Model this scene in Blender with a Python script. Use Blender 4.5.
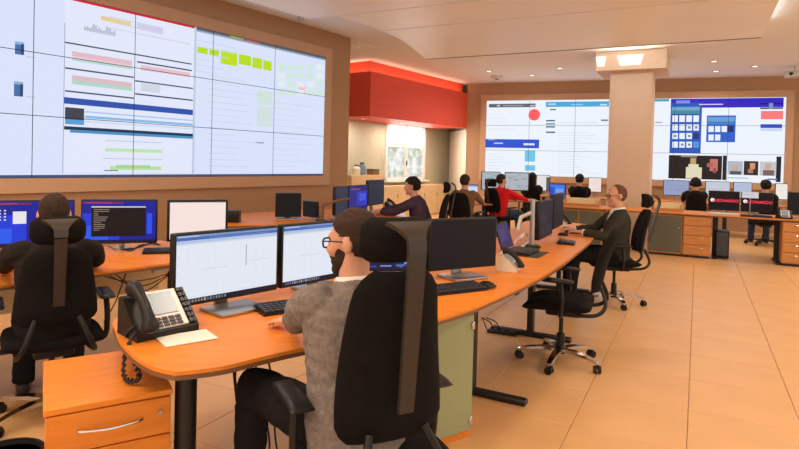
import bpy, bmesh, math, random
from mathutils import Vector, Matrix, noise
for o in list(bpy.data.objects): bpy.data.objects.remove(o)
S = bpy.context.scene; C = S.collection
R = math.radians; PI = math.pi
# ------------------------------------------------------------------ camera
F = 575.0; CAM_H = 1.5; PITCH = R(1.0); ROLL = R(1.45); CX = 399.5; CY = 161 + F*math.tan(PITCH)
cam = bpy.data.cameras.new('camera'); co = bpy.data.objects.new('camera', cam); C.objects.link(co)
cam.sensor_width = 36; cam.lens = F/799*36; cam.shift_y = -(224.5-CY)/799; cam.clip_start = .05
co.matrix_world = Matrix.Translation((0, 0, CAM_H)) @ Matrix.Rotation(PI/2-PITCH, 4, 'X') @ Matrix.Rotation(ROLL, 4, 'Z')
S.camera = co
def ray(u, v):
    x = (u-CX)/F; y = -(v-CY)/F; c, s = math.cos(ROLL), math.sin(ROLL)
    x, y = c*x-s*y, s*x+c*y; cp, sp = math.cos(PITCH), math.sin(PITCH)
    return Vector((x, cp+sp*y, -sp+cp*y))
def at(u, v, z):
    r = ray(u, v); k = (z-CAM_H)/r.z; return Vector((r.x*k, r.y*k, z))
# ------------------------------------------------------------------ world, lights, exposure
WARM = (1.0, .80, .62)
w = bpy.data.worlds.new('world'); S.world = w; w.use_nodes = True
w.node_tree.nodes['Background'].inputs[0].default_value = (1.0, .90, .78, 1); w.node_tree.nodes['Background'].inputs[1].default_value = 1.46
S.view_settings.view_transform = 'Standard'; S.view_settings.look = 'None'
S.view_settings.exposure = 0.0; S.view_settings.gamma = 1; S.view_settings.use_curve_mapping = False
def area(name, loc, rot, sx, sy, power, col=WARM, parent=None, shape='RECTANGLE', spread=PI):
    l = bpy.data.lights.new(name, 'AREA'); l.shape = shape; l.size = sx
    if shape in ('RECTANGLE', 'ELLIPSE'): l.size_y = sy
    l.energy = power; l.color = col; l.spread = spread
    o = bpy.data.objects.new(name, l); C.objects.link(o); o.location = loc; o.rotation_euler = rot
    if parent: o.parent = parent
    return o
FILL_POWER = 23; COVE = 20
# ------------------------------------------------------------------ materials
def lin(c):
    return tuple(((x/255)/12.92 if x/255 <= .04045 else ((x/255+.055)/1.055)**2.4) for x in c)
MATS = {}
def mat(name, col, rough=.5, metal=0., var=.06, scale=6., bump=0., bscale=60., coat=0., emit=None, es=1., stretch=None, spec=.5):
    m = bpy.data.materials.new(name); m.use_nodes = True; nt = m.node_tree; b = nt.nodes['Principled BSDF']
    c = lin(col)
    b.inputs['Roughness'].default_value = rough; b.inputs['Metallic'].default_value = metal
    b.inputs['Coat Weight'].default_value = coat; b.inputs['Specular IOR Level'].default_value = spec
    tc = nt.nodes.new('ShaderNodeTexCoord'); mp = nt.nodes.new('ShaderNodeMapping'); nt.links.new(tc.outputs['Object'], mp.inputs[0])
    if stretch: mp.inputs['Scale'].default_value = stretch
    n = nt.nodes.new('ShaderNodeTexNoise'); n.inputs['Scale'].default_value = scale; n.inputs['Detail'].default_value = 4
    nt.links.new(mp.outputs[0], n.inputs['Vector'])
    r = nt.nodes.new('ShaderNodeValToRGB'); r.color_ramp.elements[0].position = .3; r.color_ramp.elements[1].position = .7
    r.color_ramp.elements[0].color = (*[x*(1-var) for x in c], 1); r.color_ramp.elements[1].color = (*[min(1, x*(1+var)) for x in c], 1)
    nt.links.new(n.outputs['Fac'], r.inputs[0]); nt.links.new(r.outputs[0], b.inputs['Base Color'])
    if bump:
        n2 = nt.nodes.new('ShaderNodeTexNoise'); n2.inputs['Scale'].default_value = bscale; n2.inputs['Detail'].default_value = 3
        nt.links.new(mp.outputs[0], n2.inputs['Vector'])
        bp = nt.nodes.new('ShaderNodeBump'); bp.inputs['Strength'].default_value = bump; bp.inputs['Distance'].default_value = .01
        nt.links.new(n2.outputs['Fac'], bp.inputs['Height']); nt.links.new(bp.outputs[0], b.inputs['Normal'])
    if emit:
        b.inputs['Emission Color'].default_value = (*lin(emit), 1); b.inputs['Emission Strength'].default_value = es
    MATS[name] = m; return m
mat('tile', (220, 174, 120), .36, var=.05, scale=2.2, bump=.02, bscale=30)
mat('grout', (150, 115, 85), .8)
mat('wall', (176, 138, 104), .75, var=.02, scale=1.5)
mat('frame_tan', (196, 158, 126), .6, var=.02)
mat('alcove', (196, 190, 165), .8, var=.02)
mat('ceiling', (236, 240, 242), .8, var=.01)
mat('ceil_panel', (248, 250, 246), .42, var=.02, scale=1.)
mat('joint', (60, 46, 36), .8)
mat('red', (230, 82, 54), .55, var=.03)
mat('pillar', (216, 190, 164), .6, var=.02)
mat('white', (238, 236, 230), .5, var=.01)
mat('wood', (226, 136, 45), .42, var=.10, scale=3.5, stretch=(1, 7, 1), bump=.015, bscale=40, spec=.35)
mat('wood_front', (222, 134, 48), .45, var=.10, scale=3.5, stretch=(1, 1, 8), spec=.35)
mat('wood_counter', (196, 134, 74), .45, var=.10, scale=3.5, stretch=(1, 1, 8), spec=.35)
mat('edge', (120, 82, 52), .45, var=.1)
mat('pale_wood', (232, 205, 158), .45, var=.06, scale=3, stretch=(1, 1, 5))
mat('black', (22, 21, 22), .5, var=.2)
mat('black_fabric', (19, 16, 16), .92, var=.25, scale=30, bump=.25, bscale=260, spec=.2)
mat('black_plastic', (22, 21, 22), .42, var=.1, spec=.35)
mat('spine', (50, 43, 39), .42, var=.1)
mat('slate', (52, 56, 66), .45, var=.06)
mat('chrome', (205, 205, 205), .16, 1.0, var=.02)
mat('steel', (175, 172, 168), .35, .9, var=.03)
mat('silver', (200, 196, 190), .4, .3, var=.03)
mat('glass_door', (150, 160, 122), .28, var=.05, scale=3, coat=.3)
mat('glass_dark', (86, 88, 72), .28, var=.06, scale=3, coat=.3)
mat('paper', (240, 236, 230), .7, var=.01)
mat('beige_plastic', (222, 212, 190), .5, var=.03)
mat('lcd', (120, 142, 160), .25, var=.05, emit=(110, 140, 165), es=.12)
mat('screen_off', (14, 14, 18), .25, var=.1)
mat('cable', (24, 22, 22), .55)
mat('skin', (214, 158, 130), .55, var=.05, scale=20, spec=.35)
mat('skin_tan', (196, 140, 112), .55, var=.05, scale=20, spec=.35)
mat('hair_brown', (52, 34, 24), .75, var=.3, scale=40, bump=.4, bscale=150, spec=.3)
mat('hair_black', (22, 18, 17), .75, var=.3, scale=40, bump=.4, bscale=150, spec=.3)
mat('hair_short', (104, 72, 54), .85, var=.2, scale=60, bump=.3, bscale=200, spec=.2)
mat('sweater', (132, 122, 116), .95, var=.22, scale=55, bump=.5, bscale=220, spec=.15)
mat('jacket_dark', (34, 28, 27), .9, var=.15, scale=30, bump=.2, bscale=120, spec=.2)
mat('suit', (56, 54, 48), .9, var=.12, scale=60, bump=.2, bscale=200, spec=.2)
mat('purple', (70, 54, 74), .9, var=.12, scale=30, bump=.2, bscale=120, spec=.2)
mat('red_shirt', (212, 30, 34), .85, var=.08, scale=30, bump=.2, bscale=120, spec=.2)
mat('brown_shirt', (120, 88, 66), .9, var=.12, scale=30, spec=.2)
mat('trousers', (24, 22, 26), .9, var=.15, scale=30, spec=.2)
mat('denim', (52, 66, 92), .9, var=.15, scale=40, spec=.2)
mat('shirt', (232, 230, 228), .8, var=.02)
mat('shoe', (20, 18, 17), .4)
mat('eye_dark', (28, 20, 16), .2)
mat('lens', (200, 205, 210), .08, var=.0)
MATS['lens'].node_tree.nodes['Principled BSDF'].inputs['Alpha'].default_value = .18
mat('blue_bottle', (110, 135, 160), .25, var=.05)
mat('lamp', (255, 240, 215), .5, emit=(255, 226, 190), es=4.0)
mat('lamp_panel', (255, 240, 215), .5, emit=(255, 236, 205), es=1.25)
mat('blind', (250, 250, 246), .7, emit=(255, 253, 246), es=.8, var=.01)  # daylight behind the fabric is put in as its own glow
mat('text_red', (220, 50, 80), .5, emit=(215, 45, 85), es=1.)
mat('text_white', (240, 240, 245), .5, emit=(235, 235, 245), es=.9)
mat('disc_red', (230, 60, 70), .5, emit=(238, 66, 76), es=1.)
def screen_mat(name, strength):
    m = bpy.data.materials.new(name); m.use_nodes = True; nt = m.node_tree; b = nt.nodes['Principled BSDF']
    a = nt.nodes.new('ShaderNodeAttribute'); a.attribute_name = 'Col'
    b.inputs['Base Color'].default_value = (.006, .006, .007, 1); b.inputs['Roughness'].default_value = .5; b.inputs['Specular IOR Level'].default_value = .15
    nt.links.new(a.outputs['Color'], b.inputs['Emission Color']); b.inputs['Emission Strength'].default_value = strength
    MATS[name] = m
screen_mat('screen', 1.0)
def foliage_mat():
    m = bpy.data.materials.new('pane'); m.use_nodes = True; nt = m.node_tree; b = nt.nodes['Principled BSDF']
    tc = nt.nodes.new('ShaderNodeTexCoord'); n = nt.nodes.new('ShaderNodeTexNoise'); n.inputs['Scale'].default_value = 4; n.inputs['Detail'].default_value = 5
    nt.links.new(tc.outputs['Object'], n.inputs['Vector'])
    r = nt.nodes.new('ShaderNodeValToRGB'); e = r.color_ramp.elements
    e[0].position = .38; e[0].color = (*lin((176, 190, 172)), 1); e[1].position = .6; e[1].color = (*lin((240, 246, 246)), 1)
    nt.links.new(n.outputs['Fac'], r.inputs[0]); nt.links.new(r.outputs[0], b.inputs['Emission Color'])
    b.inputs['Emission Strength'].default_value = .95; b.inputs['Roughness'].default_value = .1; b.inputs['Base Color'].default_value = (.05, .05, .05, 1)
    MATS['pane'] = m
foliage_mat()
# ------------------------------------------------------------------ mesh helpers
class MB:
    def __init__(s): s.v = []; s.f = []
    def add(s, vs, fs, M=None):
        n = len(s.v); s.v += [tuple(M @ Vector(p)) if M else tuple(p) for p in vs]; s.f += [tuple(i+n for i in q) for q in fs]; return s
    def box(s, c, d, M=None):
        x, y, z = c; a, b, e = d[0]/2, d[1]/2, d[2]/2
        vs = [(x+i*a, y+j*b, z+k*e) for k in (-1, 1) for j in (-1, 1) for i in (-1, 1)]
        return s.add(vs, [(0, 2, 3, 1), (4, 5, 7, 6), (0, 1, 5, 4), (2, 6, 7, 3), (0, 4, 6, 2), (1, 3, 7, 5)], M)
    def rbox(s, c, d, r=.01, seg=2, M=None):
        bm = bmesh.new(); bmesh.ops.create_cube(bm, size=1)
        for v in bm.verts: v.co = Vector((v.co.x*d[0]+c[0], v.co.y*d[1]+c[1], v.co.z*d[2]+c[2]))
        r = min(r, min(d)*.49)
        bmesh.ops.bevel(bm, geom=list(bm.edges), offset=r, segments=seg, profile=.5, affect='EDGES')
        bm.verts.index_update(); s.add([v.co.copy() for v in bm.verts], [[v.index for v in f.verts] for f in bm.faces], M); bm.free(); return s
    def tube(s, pts, r, n=10, caps=True):
        pts = [Vector(p) for p in pts]; k = len(pts)
        rs = r if isinstance(r, (list, tuple)) else [r]*k
        up = None; vs = []; fs = []
        for i in range(k):
            t = (pts[min(i+1, k-1)]-pts[max(i-1, 0)])
            t = t.normalized() if t.length > 1e-9 else Vector((0, 0, 1))
            if up is None: up = Vector((1, 0, 0)) if abs(t.x) < .8 else Vector((0, 1, 0))
            up = (up-t*up.dot(t)); up = up.normalized() if up.length > 1e-6 else t.orthogonal().normalized()
            b = t.cross(up)
            for j in range(n):
                a = 2*PI*j/n; vs.append(pts[i]+(up*math.cos(a)+b*math.sin(a))*rs[i])
        for i in range(k-1):
            for j in range(n): fs.append((i*n+j, i*n+(j+1) % n, (i+1)*n+(j+1) % n, (i+1)*n+j))
        if caps: fs.append(tuple(range(n-1, -1, -1))); fs.append(tuple((k-1)*n+j for j in range(n)))
        return s.add(vs, fs)
    def prism(s, poly, z0, z1, M=None):
        n = len(poly); vs = [(p[0], p[1], z0) for p in poly]+[(p[0], p[1], z1) for p in poly]
        fs = [tuple(range(n-1, -1, -1)), tuple(range(n, 2*n))]+[(i, (i+1) % n, n+(i+1) % n, n+i) for i in range(n)]
        return s.add(vs, fs, M)
    def lathe(s, prof, n=20, M=None):
        vs = []; fs = []; k = len(prof)
        for r, z in prof:
            for j in range(n): a = 2*PI*j/n; vs.append((r*math.cos(a), r*math.sin(a), z))
        for i in range(k-1):
            for j in range(n): fs.append((i*n+j, i*n+(j+1) % n, (i+1)*n+(j+1) % n, (i+1)*n+j))
        fs.append(tuple(range(n-1, -1, -1))); fs.append(tuple((k-1)*n+j for j in range(n)))
        return s.add(vs, fs, M)
    def ell(s, c, r, M=None, nu=16, nv=10):
        c = Vector(c); vs = [c+Vector((0, 0, -r[2]))]; fs = []
        for i in range(1, nv):
            a = -PI/2+PI*i/nv
            for j in range(nu): b = 2*PI*j/nu; vs.append(c+Vector((r[0]*math.cos(a)*math.cos(b), r[1]*math.cos(a)*math.sin(b), r[2]*math.sin(a))))
        vs.append(c+Vector((0, 0, r[2]))); top = len(vs)-1
        for j in range(nu):
            fs.append((0, 1+(j+1) % nu, 1+j)); fs.append((top, 1+(nv-2)*nu+j, 1+(nv-2)*nu+(j+1) % nu))
        for i in range(nv-2):
            for j in range(nu): a = 1+i*nu; fs.append((a+j, a+(j+1) % nu, a+nu+(j+1) % nu, a+nu+j))
        return s.add(vs, fs, M)
    def rings(s, rg):
        n = len(rg[0]); vs = [p for r in rg for p in r]; k = len(rg)
        fs = [(i*n+j, i*n+(j+1) % n, (i+1)*n+(j+1) % n, (i+1)*n+j) for i in range(k-1) for j in range(n)]
        fs.append(tuple(range(n-1, -1, -1))); fs.append(tuple((k-1)*n+j for j in range(n)))
        return s.add(vs, fs)
    def pad(s, fn, th, ns=12, nt=12, nrm=(0, 1, 0), p=4):
        nrm = Vector(nrm); fr = []; bk = []
        for i in range(nt+1):
            for j in range(ns+1):
                a = -1+2*j/ns; b = -1+2*i/nt; a = math.sin(a*PI/2); b = math.sin(b*PI/2)
                q = fn(a, b); e = max(0., (1-abs(a)**p))**.5*max(0., (1-abs(b)**p))**.5
                fr.append(q+nrm*th*.5*e); bk.append(q-nrm*th*.5*e)
        W = ns+1; N = len(fr); fs = []
        for i in range(nt):
            for j in range(ns):
                q = (i*W+j, i*W+j+1, (i+1)*W+j+1, (i+1)*W+j); fs.append(q); fs.append(tuple(N+x for x in reversed(q)))
        return s.add(fr+bk, fs)
    def mesh(s, name, smooth=None, weld=False):
        me = bpy.data.meshes.new(name); me.from_pydata(s.v, [], s.f)
        bm = bmesh.new(); bm.from_mesh(me)
        if weld: bmesh.ops.remove_doubles(bm, verts=bm.verts, dist=1e-5)
        bmesh.ops.recalc_face_normals(bm, faces=bm.faces); bm.to_mesh(me); bm.free()
        if smooth is not None:
            me.shade_smooth(); me.set_sharp_from_angle(angle=R(smooth))
        return me
    def build(s, name, m, parent=None, smooth=40, weld=False):
        me = s.mesh(name, smooth, weld); me.materials.append(MATS[m]); return link(name, me, parent)
def link(name, me, parent=None):
    o = bpy.data.objects.new(name, me); C.objects.link(o)
    if parent: o.parent = parent
    return o
def tag(o, label=None, cat=None, group=None, kind=None):
    for k, v in (('label', label), ('category', cat), ('group', group), ('kind', kind)):
        if v: o[k] = v
    return o
def thing(name, label, cat, loc=(0, 0, 0), rz=0, group=None):
    o = bpy.data.objects.new(name, None); C.objects.link(o); o.location = loc; o.rotation_euler = (0, 0, rz); o.empty_display_size = .1
    return tag(o, label, cat, group)
def copy_tree(o, parent=None):
    c = o.copy(); C.objects.link(c); c.parent = parent
    for ch in list(o.children): copy_tree(ch, c)
    return c
def dup(o, loc, rz, label, group=None):
    c = copy_tree(o); c.location = loc; c.rotation_euler = (0, 0, rz); c['label'] = label
    if group: c['group'] = group
    return c
V = Vector
def catmull(pts, k=6):
    pts = [V(p) for p in pts]; out = []
    for i in range(len(pts)-1):
        p0 = pts[max(i-1, 0)]; p1 = pts[i]; p2 = pts[i+1]; p3 = pts[min(i+2, len(pts)-1)]
        for j in range(k):
            t = j/k; out.append(.5*((2*p1)+(p2-p0)*t+(2*p0-5*p1+4*p2-p3)*t*t+(3*p1-p0-3*p2+p3)*t**3))
    out.append(pts[-1]); return out
def screen_mesh(name, rects, w, h, parent, clip=None, m='screen', jit=0):
    """flat picture of coloured rectangles in the XZ plane facing -Y; rects (x0,z0,x1,z1,col) in metres, painter's order"""
    x0c, z0c, x1c, z1c = clip or (0, 0, w, h)
    rs = [(max(a, x0c), max(b, z0c), min(c, x1c), min(d, z1c), col) for a, b, c, d, col in rects]
    rs = [r for r in rs if r[2]-r[0] > 1e-4 and r[3]-r[1] > 1e-4]
    xs = sorted({round(v, 4) for r in rs for v in (r[0], r[2])}); zs = sorted({round(v, 4) for r in rs for v in (r[1], r[3])})
    cols = [[None]*(len(zs)-1) for _ in range(len(xs)-1)]
    for r in rs:
        i0 = xs.index(round(r[0], 4)); i1 = xs.index(round(r[2], 4)); j0 = zs.index(round(r[1], 4)); j1 = zs.index(round(r[3], 4))
        for i in range(i0, i1):
            for j in range(j0, j1): cols[i][j] = r[4]
    nz = len(zs); vs = [(x, 0, z) for x in xs for z in zs]; fs = []; fc = []
    for i in range(len(xs)-1):
        j = 0
        while j < nz-1:
            c = cols[i][j]; k = j+1
            while k < nz-1 and cols[i][k] == c: k += 1
            if c: fs.append((i*nz+j, (i+1)*nz+j, (i+1)*nz+k, i*nz+k)); fc.append(c)
            j = k
    me = bpy.data.meshes.new(name); me.from_pydata(vs, [], fs); me.materials.append(MATS[m])
    at_ = me.color_attributes.new('Col', 'FLOAT_COLOR', 'CORNER'); k = 0
    for q, c in zip(fs, fc):
        L = (*lin(c), 1)
        for _ in q: at_.data[k].color = L; k += 1
    return link(name, me, parent)
def text(body, size, m, parent, loc, name, rot=(PI/2, 0, 0), bold=0.):
    cu = bpy.data.curves.new(name, 'FONT'); cu.body = body; cu.size = size; cu.align_x = 'CENTER'; cu.align_y = 'CENTER'; cu.extrude = .0006; cu.offset = bold
    o = bpy.data.objects.new(name, cu); C.objects.link(o); bpy.context.view_layer.update()
    me = bpy.data.meshes.new_from_object(o.evaluated_get(bpy.context.evaluated_depsgraph_get())); bpy.data.objects.remove(o)
    me.materials.clear(); me.materials.append(MATS[m]); t = link(name, me, parent); t.location = loc; t.rotation_euler = rot; return t
# ------------------------------------------------------------------ room setting
def struct(o): o['kind'] = 'structure'; return o
G1 = V((math.sin(R(27.4)), math.cos(R(27.4)), 0)); G2 = V((G1.y, -G1.x, 0)); GZ = -R(27.4)
CEIL = 3.72
fl = struct(MB().prism([(-13, -4.5), (13, -4.5), (13, 20), (-13, 20)], -.06, -.006).build('floor', 'grout', None, None))
tile_me = MB().rbox((0, 0, -.005), (.593, .593, .012), .0025, 1).mesh('tile'); tile_me.materials.append(MATS['tile'])
def proj(p):
    d = V(p)-V((0, 0, CAM_H)); q = co.matrix_world.to_3x3().inverted() @ d
    if q.z > -.05: return None
    return CX+F*q.x/-q.z, CY-F*q.y/-q.z, -q.z
cells = []
for i in range(-18, 22):
    for j in range(-12, 26):
        p = V((1.02, 3.28, 0))+G2*(.596*(i+.5))+G1*(.596*(j+.5))
        if p.y > 17 or p.y < -2 or abs(p.x) > 11: continue
        q = proj(p); vis = q is not None and -70 < q[0] < 870 and q[1] < 560
        hid = q is not None and q[0] < 600 and p.y > 8.2      # behind the desks
        cells.append((0 if vis and not hid else 1, p.length, p))
cells.sort(key=lambda c: (c[0], c[1])); far = MB()
for n, (_, _, p) in enumerate(cells):
    if n < 295:
        o = link('tile', tile_me, fl); o.location = p; o.rotation_euler = (0, 0, GZ)
    else:
        far.box((0, 0, -.005), (.593, .593, .012), Matrix.Translation(p) @ Matrix.Rotation(GZ, 4, 'Z'))
o = far.build('distant_tiles', 'tile', fl, None); o['kind'] = 'stuff'
# ceiling and its dropped panels
ce = struct(MB().prism([(-13, -4.5), (13, -4.5), (13, 20), (-13, 20)], CEIL, CEIL+.1).build('ceiling', 'ceiling', None, None))
CO = V((5.41, 8.72, 0))
def gp(a, b): return CO-G2*a-G1*b           # a metres left of the far right corner, b metres towards the camera
curve = [at(425.8, 58.9, 3.5), at(408, 44.5, 3.5), at(390.7, 34.5, 3.5), at(373, 27.5, 3.5), at(356, 21.5, 3.5), at(343, 18.4, 3.5)]
def gpa(p): d = p-CO; return (-d.dot(G2), -d.dot(G1))
cv = sorted([gpa(p) for p in catmull(curve, 4)], key=lambda t: t[1])
def left_edge(b0, b1): return [(a, b) for a, b in cv if b0+.01 < b < b1-.01]
def cva(b):
    for (a0, b0), (a1, b1) in zip(cv, cv[1:]):
        if b0 <= b <= b1: return a0+(a1-a0)*(b-b0)/max(1e-6, b1-b0)
    return cv[-1][0] if b > cv[-1][1] else cv[0][0]
bs = [0, 2.47, 3.5, 5.97, 8.44, 10.91, 13.4]
for k, (b0, b1) in enumerate(zip(bs, bs[1:])):
    e = .015
    if k < 2: L = [(cva(b0+e), b0+e)]+left_edge(b0, b1)+[(cva(b1-e), b1-e)]
    else:
        a0 = 5.8 if k == 2 else 6.2+.25*(k-3); a1 = 6.2+.25*(k-2); L = [(a0, b0+e), (a1, b1-e)]
    poly = [gp(0, b0+e), *[gp(a, b) for a, b in L], gp(0, b1-e)]
    MB().prism([(p.x, p.y) for p in poly], 3.5, 3.6).build('ceiling_panel', 'ceil_panel', ce, 30)
for b in bs[1:5]:
    p, q = gp(.05, b), gp(cva(b) if b < 3 else 5.7, b); d = (q-p).normalized(); n = V((-d.y, d.x, 0))*.03
    MB().prism([(p+n)[:2], (q+n)[:2], (q-n)[:2], (p-n)[:2]], 3.602, 3.612).build('panel_joint', 'joint', ce, None)
p, q = gp(0, .012), gp(cva(0), .012); n = G1*.012  # dark line drawn along the far panel edge
MB().prism([(p+n)[:2], (q+n)[:2], (q-n)[:2], (p-n)[:2]], 3.494, 3.52).build('panel_edge_line', 'joint', ce, None)
rim = MB()
for a0, b0, a1, b1 in ((.1, .1, 5.2, .1), (.1, .1, .1, 12)):
    p, q = gp(a0, b0), gp(a1, b1); d = (q-p); n = V((-d.y, d.x, 0)).normalized()*.05
    rim.prism([(p+n)[:2], (q+n)[:2], (q-n)[:2], (p-n)[:2]], 3.6, CEIL)
rim.build('panel_hanger', 'white', ce, None)
# walls
LD = V((.5823, .813, 0)).normalized(); LN = V((LD.y, -LD.x, 0)); L0 = V((-1.32, 9.924, 0))-LN*.045       # left wall: along LD, facing LN
BD = V((.937, -.349, 0)).normalized(); BN = V((-BD.y*-1, -BD.x, 0)); BN = V((BD.y, -BD.x, 0)); B0 = V((2.38, 16.0, 0))
def slab(p, q, th, z0, z1, n):      # wall between p and q, front face on the line pq, thickness away from n
    return MB().prism([p[:2], q[:2], (q-n*th)[:2], (p-n*th)[:2]], z0, z1)
wl0 = L0-LD*14; wl1 = L0+LD*.70
wl = struct(slab(wl0, wl1, .3, 0, CEIL, LN).build('wall_left', 'wall', None, None))
be0 = B0-BD*.56; be1 = B0+BD*11
wb = struct(slab(be0, be1, .25, 0, CEIL, BN).build('wall_back', 'wall', None, None))
# alcove behind the red soffit
RF1 = be0.copy(); RF0 = RF1-LD*4.36                                      # front line of the soffit
W0 = RF0-LN*1.2-LD*4.0; W1 = RF1-LN*1.2+LD*3.0
ww = struct(slab(W0, W1, .2, 0, CEIL, LN).build('wall_window', 'alcove', None, None))
o_r = ray(450, 170); kk = (W0-V((0, 0, CAM_H))).dot(LN)/o_r.dot(LN); WE = V((o_r.x*kk, o_r.y*kk, 0))
wr = struct(slab(WE, RF1-LN*.02+LD*.1, .05, 0, CEIL, V((-.3, -.95, 0)).normalized()).build('wall_return', 'alcove', None, None))
# vertical blind strips on the return wall
rd = (RF1-WE); rl = rd.length; rd.normalize()
vb = thing('vertical_blind', 'pale vertical slat blind in the corner beyond the window', 'blind', WE)
for k in range(8):
    s = MB().box((0, 0, 0), (.13, .008, 2.3)).build('slat', 'beige_plastic', vb, None)
    s.location = rd*(.1+k*(rl-.2)/7.)+V((-.02, -.06, 1.25)); s.rotation_euler = (0, 0, math.atan2(rd.y, rd.x)+.5)
MB().tube([rd*.05+V((-.02, -.06, 2.42)), rd*(rl-.05)+V((-.02, -.06, 2.42))], .02, 8).build('headrail', 'white', vb)
# red soffit
sof = struct(thing('trim_1', None, None))
q = [RF0, RF1-BN*.0, RF1-LN*1.18, RF0-LN*1.18]
MB().prism([p[:2] for p in q], 2.47, 3.45).build('soffit_face', 'red', sof, None)
ins = .16; q2 = [RF0+LD*ins-LN*ins, RF1-LN*ins, RF1-LN*1.18, RF0+LD*ins-LN*1.18]
MB().prism([p[:2] for p in q2], 3.45, CEIL).build('soffit_upper', 'red', sof, None)
del sof['kind']; sof['kind'] = 'structure'
ang = math.atan2(LD.y, LD.x)
pm = (RF0+RF1)/2-LN*.08
area('cove_light', (pm.x, pm.y, 3.475), (PI, 0, ang), 4.1, .08, 5, (1, .62, .4))
pm = RF0-LN*.6+LD*.08
area('cove_light', (pm.x, pm.y, 3.475), (PI, 0, ang), .08, .9, 1.6, (1, .62, .4))
# window in the alcove
def on_plane(u, v, p0, n):
    r = ray(u, v); o_ = V((0, 0, CAM_H)); k = (p0-o_).dot(n)/r.dot(n); return o_+r*k
wa = on_plane(385, 150, W0, LN); wz = on_plane(423, 150, W0, LN); ww_ = (wz-wa).length
wn = thing('window_1', None, None, (wa.x, wa.y, 0), ang); struct(wn)
zb, zt = 1.02, 2.62; hw = ww_
fr = MB()
for x in (0, hw): fr.box((x, -.03, (zb+zt)/2), (.07, .08, zt-zb+.07))
for z in (zb, zt): fr.box((hw/2, -.03, z), (hw+.07, .08, .07))
fr.box((hw/2, -.03, (zb+1.95)/2), (.08, .07, 1.95-zb)); fr.box((hw/2, -.03, 1.95), (hw, .07, .06))
fr.build('window_frame', 'white', wn, None)
for x0, x1 in ((.03, hw/2-.04), (hw/2+.04, hw-.03)):
    MB().box(((x0+x1)/2, -.01, (zb+1.95)/2), (x1-x0, .01, 1.93-zb)).build('pane', 'pane', wn, None)
MB().box((hw/2, -.045, (1.9+zt)/2), (hw+.04, .012, zt-1.86)).build('roller_blind', 'blind', wn, None)
bf = MB()
for x in (.10, hw/2, hw-.10): bf.box((x, -.056, 2.25), (.022, .012, .66))
bf.box((hw/2, -.056, 1.96), (hw-.18, .012, .022)); bf.build('blind_frame', 'silver', wn, None)
MB().tube([(0, -.05, 1.88), (hw, -.05, 1.88)], .014, 8).build('blind_bar', 'white', wn)
MB().rbox((hw/2, -.075, 1.45), (.03, .03, .13), .008).build('handle', 'black', wn)
MB().box((hw/2, -.1, zb-.06), (hw+.2, .2, .04)).build('window_sill', 'white', wn, None)
area('window_daylight', (hw/2, -.2, 1.85), (-PI/2, 0, 0), hw, 1.5, 26, (1, .98, .95), wn)
# pillar with lamp capital
PW = .77; pc = V((4.45, 11.2, 0))+G1*PW/2
pl = struct(thing('trim_2', None, None, pc, GZ))
MB().box((0, 0, 1.7), (PW, PW, 3.4)).build('pillar_shaft', 'pillar', pl, None)
MB().box((0, 0, 3.535), (1.26, 1.26, .36)).build('pillar_capital', 'pillar', pl, None)
for off, hb, ht in ((.0, .18, .23), (-.53, .06, .09)):
    MB().add([(off-hb, -.63, 3.44), (off+hb, -.63, 3.44), (off+ht, -.66, 3.62), (off-ht, -.66, 3.62), (off-hb, -.615, 3.44), (off+hb, -.615, 3.44), (off+ht, -.615, 3.62), (off-ht, -.615, 3.62)],
             [(0, 1, 2, 3), (4, 7, 6, 5), (0, 4, 5, 1), (3, 2, 6, 7), (0, 3, 7, 4), (1, 5, 6, 2)]).build('lamp_panel', 'lamp_panel', pl, None)
for dx, dy, rz in ((0, -.72, 0),):
    area('capital_light', (dx, dy, 3.5), (-R(100), 0, rz), .9, .12, 6, WARM, pl)
# ------------------------------------------------------------------ video walls
CHt = .68
def bands(rng, x0, x1, z0, z1, n, col, lo=.1, hi=.9, th=.012):
    return [(x0, z, x0+(x1-x0)*rng.uniform(lo, hi), z+th, col) for z in [z0+(z1-z0)*(i+.5)/n for i in range(n)]]
def video_wall(name, label, org, d, cols, z0, rects, CW, gap=.0038):
    rz = math.atan2(d.y, d.x); t = thing(name, label, 'video wall', (org.x, org.y, 0), rz)
    W, Hh = cols*CW, 3*CHt; f = .16
    fm = MB()
    for c, s_ in (((W/2, -.022, z0+Hh+f/2), (W+2*f, .06, f)), ((W/2, -.022, z0-f/2), (W+2*f, .06, f)), ((-f/2, -.022, z0+Hh/2), (f, .06, Hh)), ((W+f/2, -.022, z0+Hh/2), (f, .06, Hh))): fm.box(c, s_)
    fm.build('frame', 'frame_tan', t, None)
    for i in range(cols):
        for j in range(3):
            dp = MB().box(((i+.5)*CW, -.02, z0+(j+.5)*CHt), (CW-.002, .04, CHt-.002)).build('display', 'black_plastic', t, None)
            s_ = screen_mesh('screen', rects, W, Hh, dp, (i*CW+gap, j*CHt+gap, (i+1)*CW-gap, (j+1)*CHt-gap)); s_.location = (0, -.0412, z0)
    return t
def mapper(org, d, n, z0):
    def f(u, v):
        p = on_plane(u, v, org+n*.04, n); return (p-org).dot(d), p.z-z0
    return f
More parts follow.
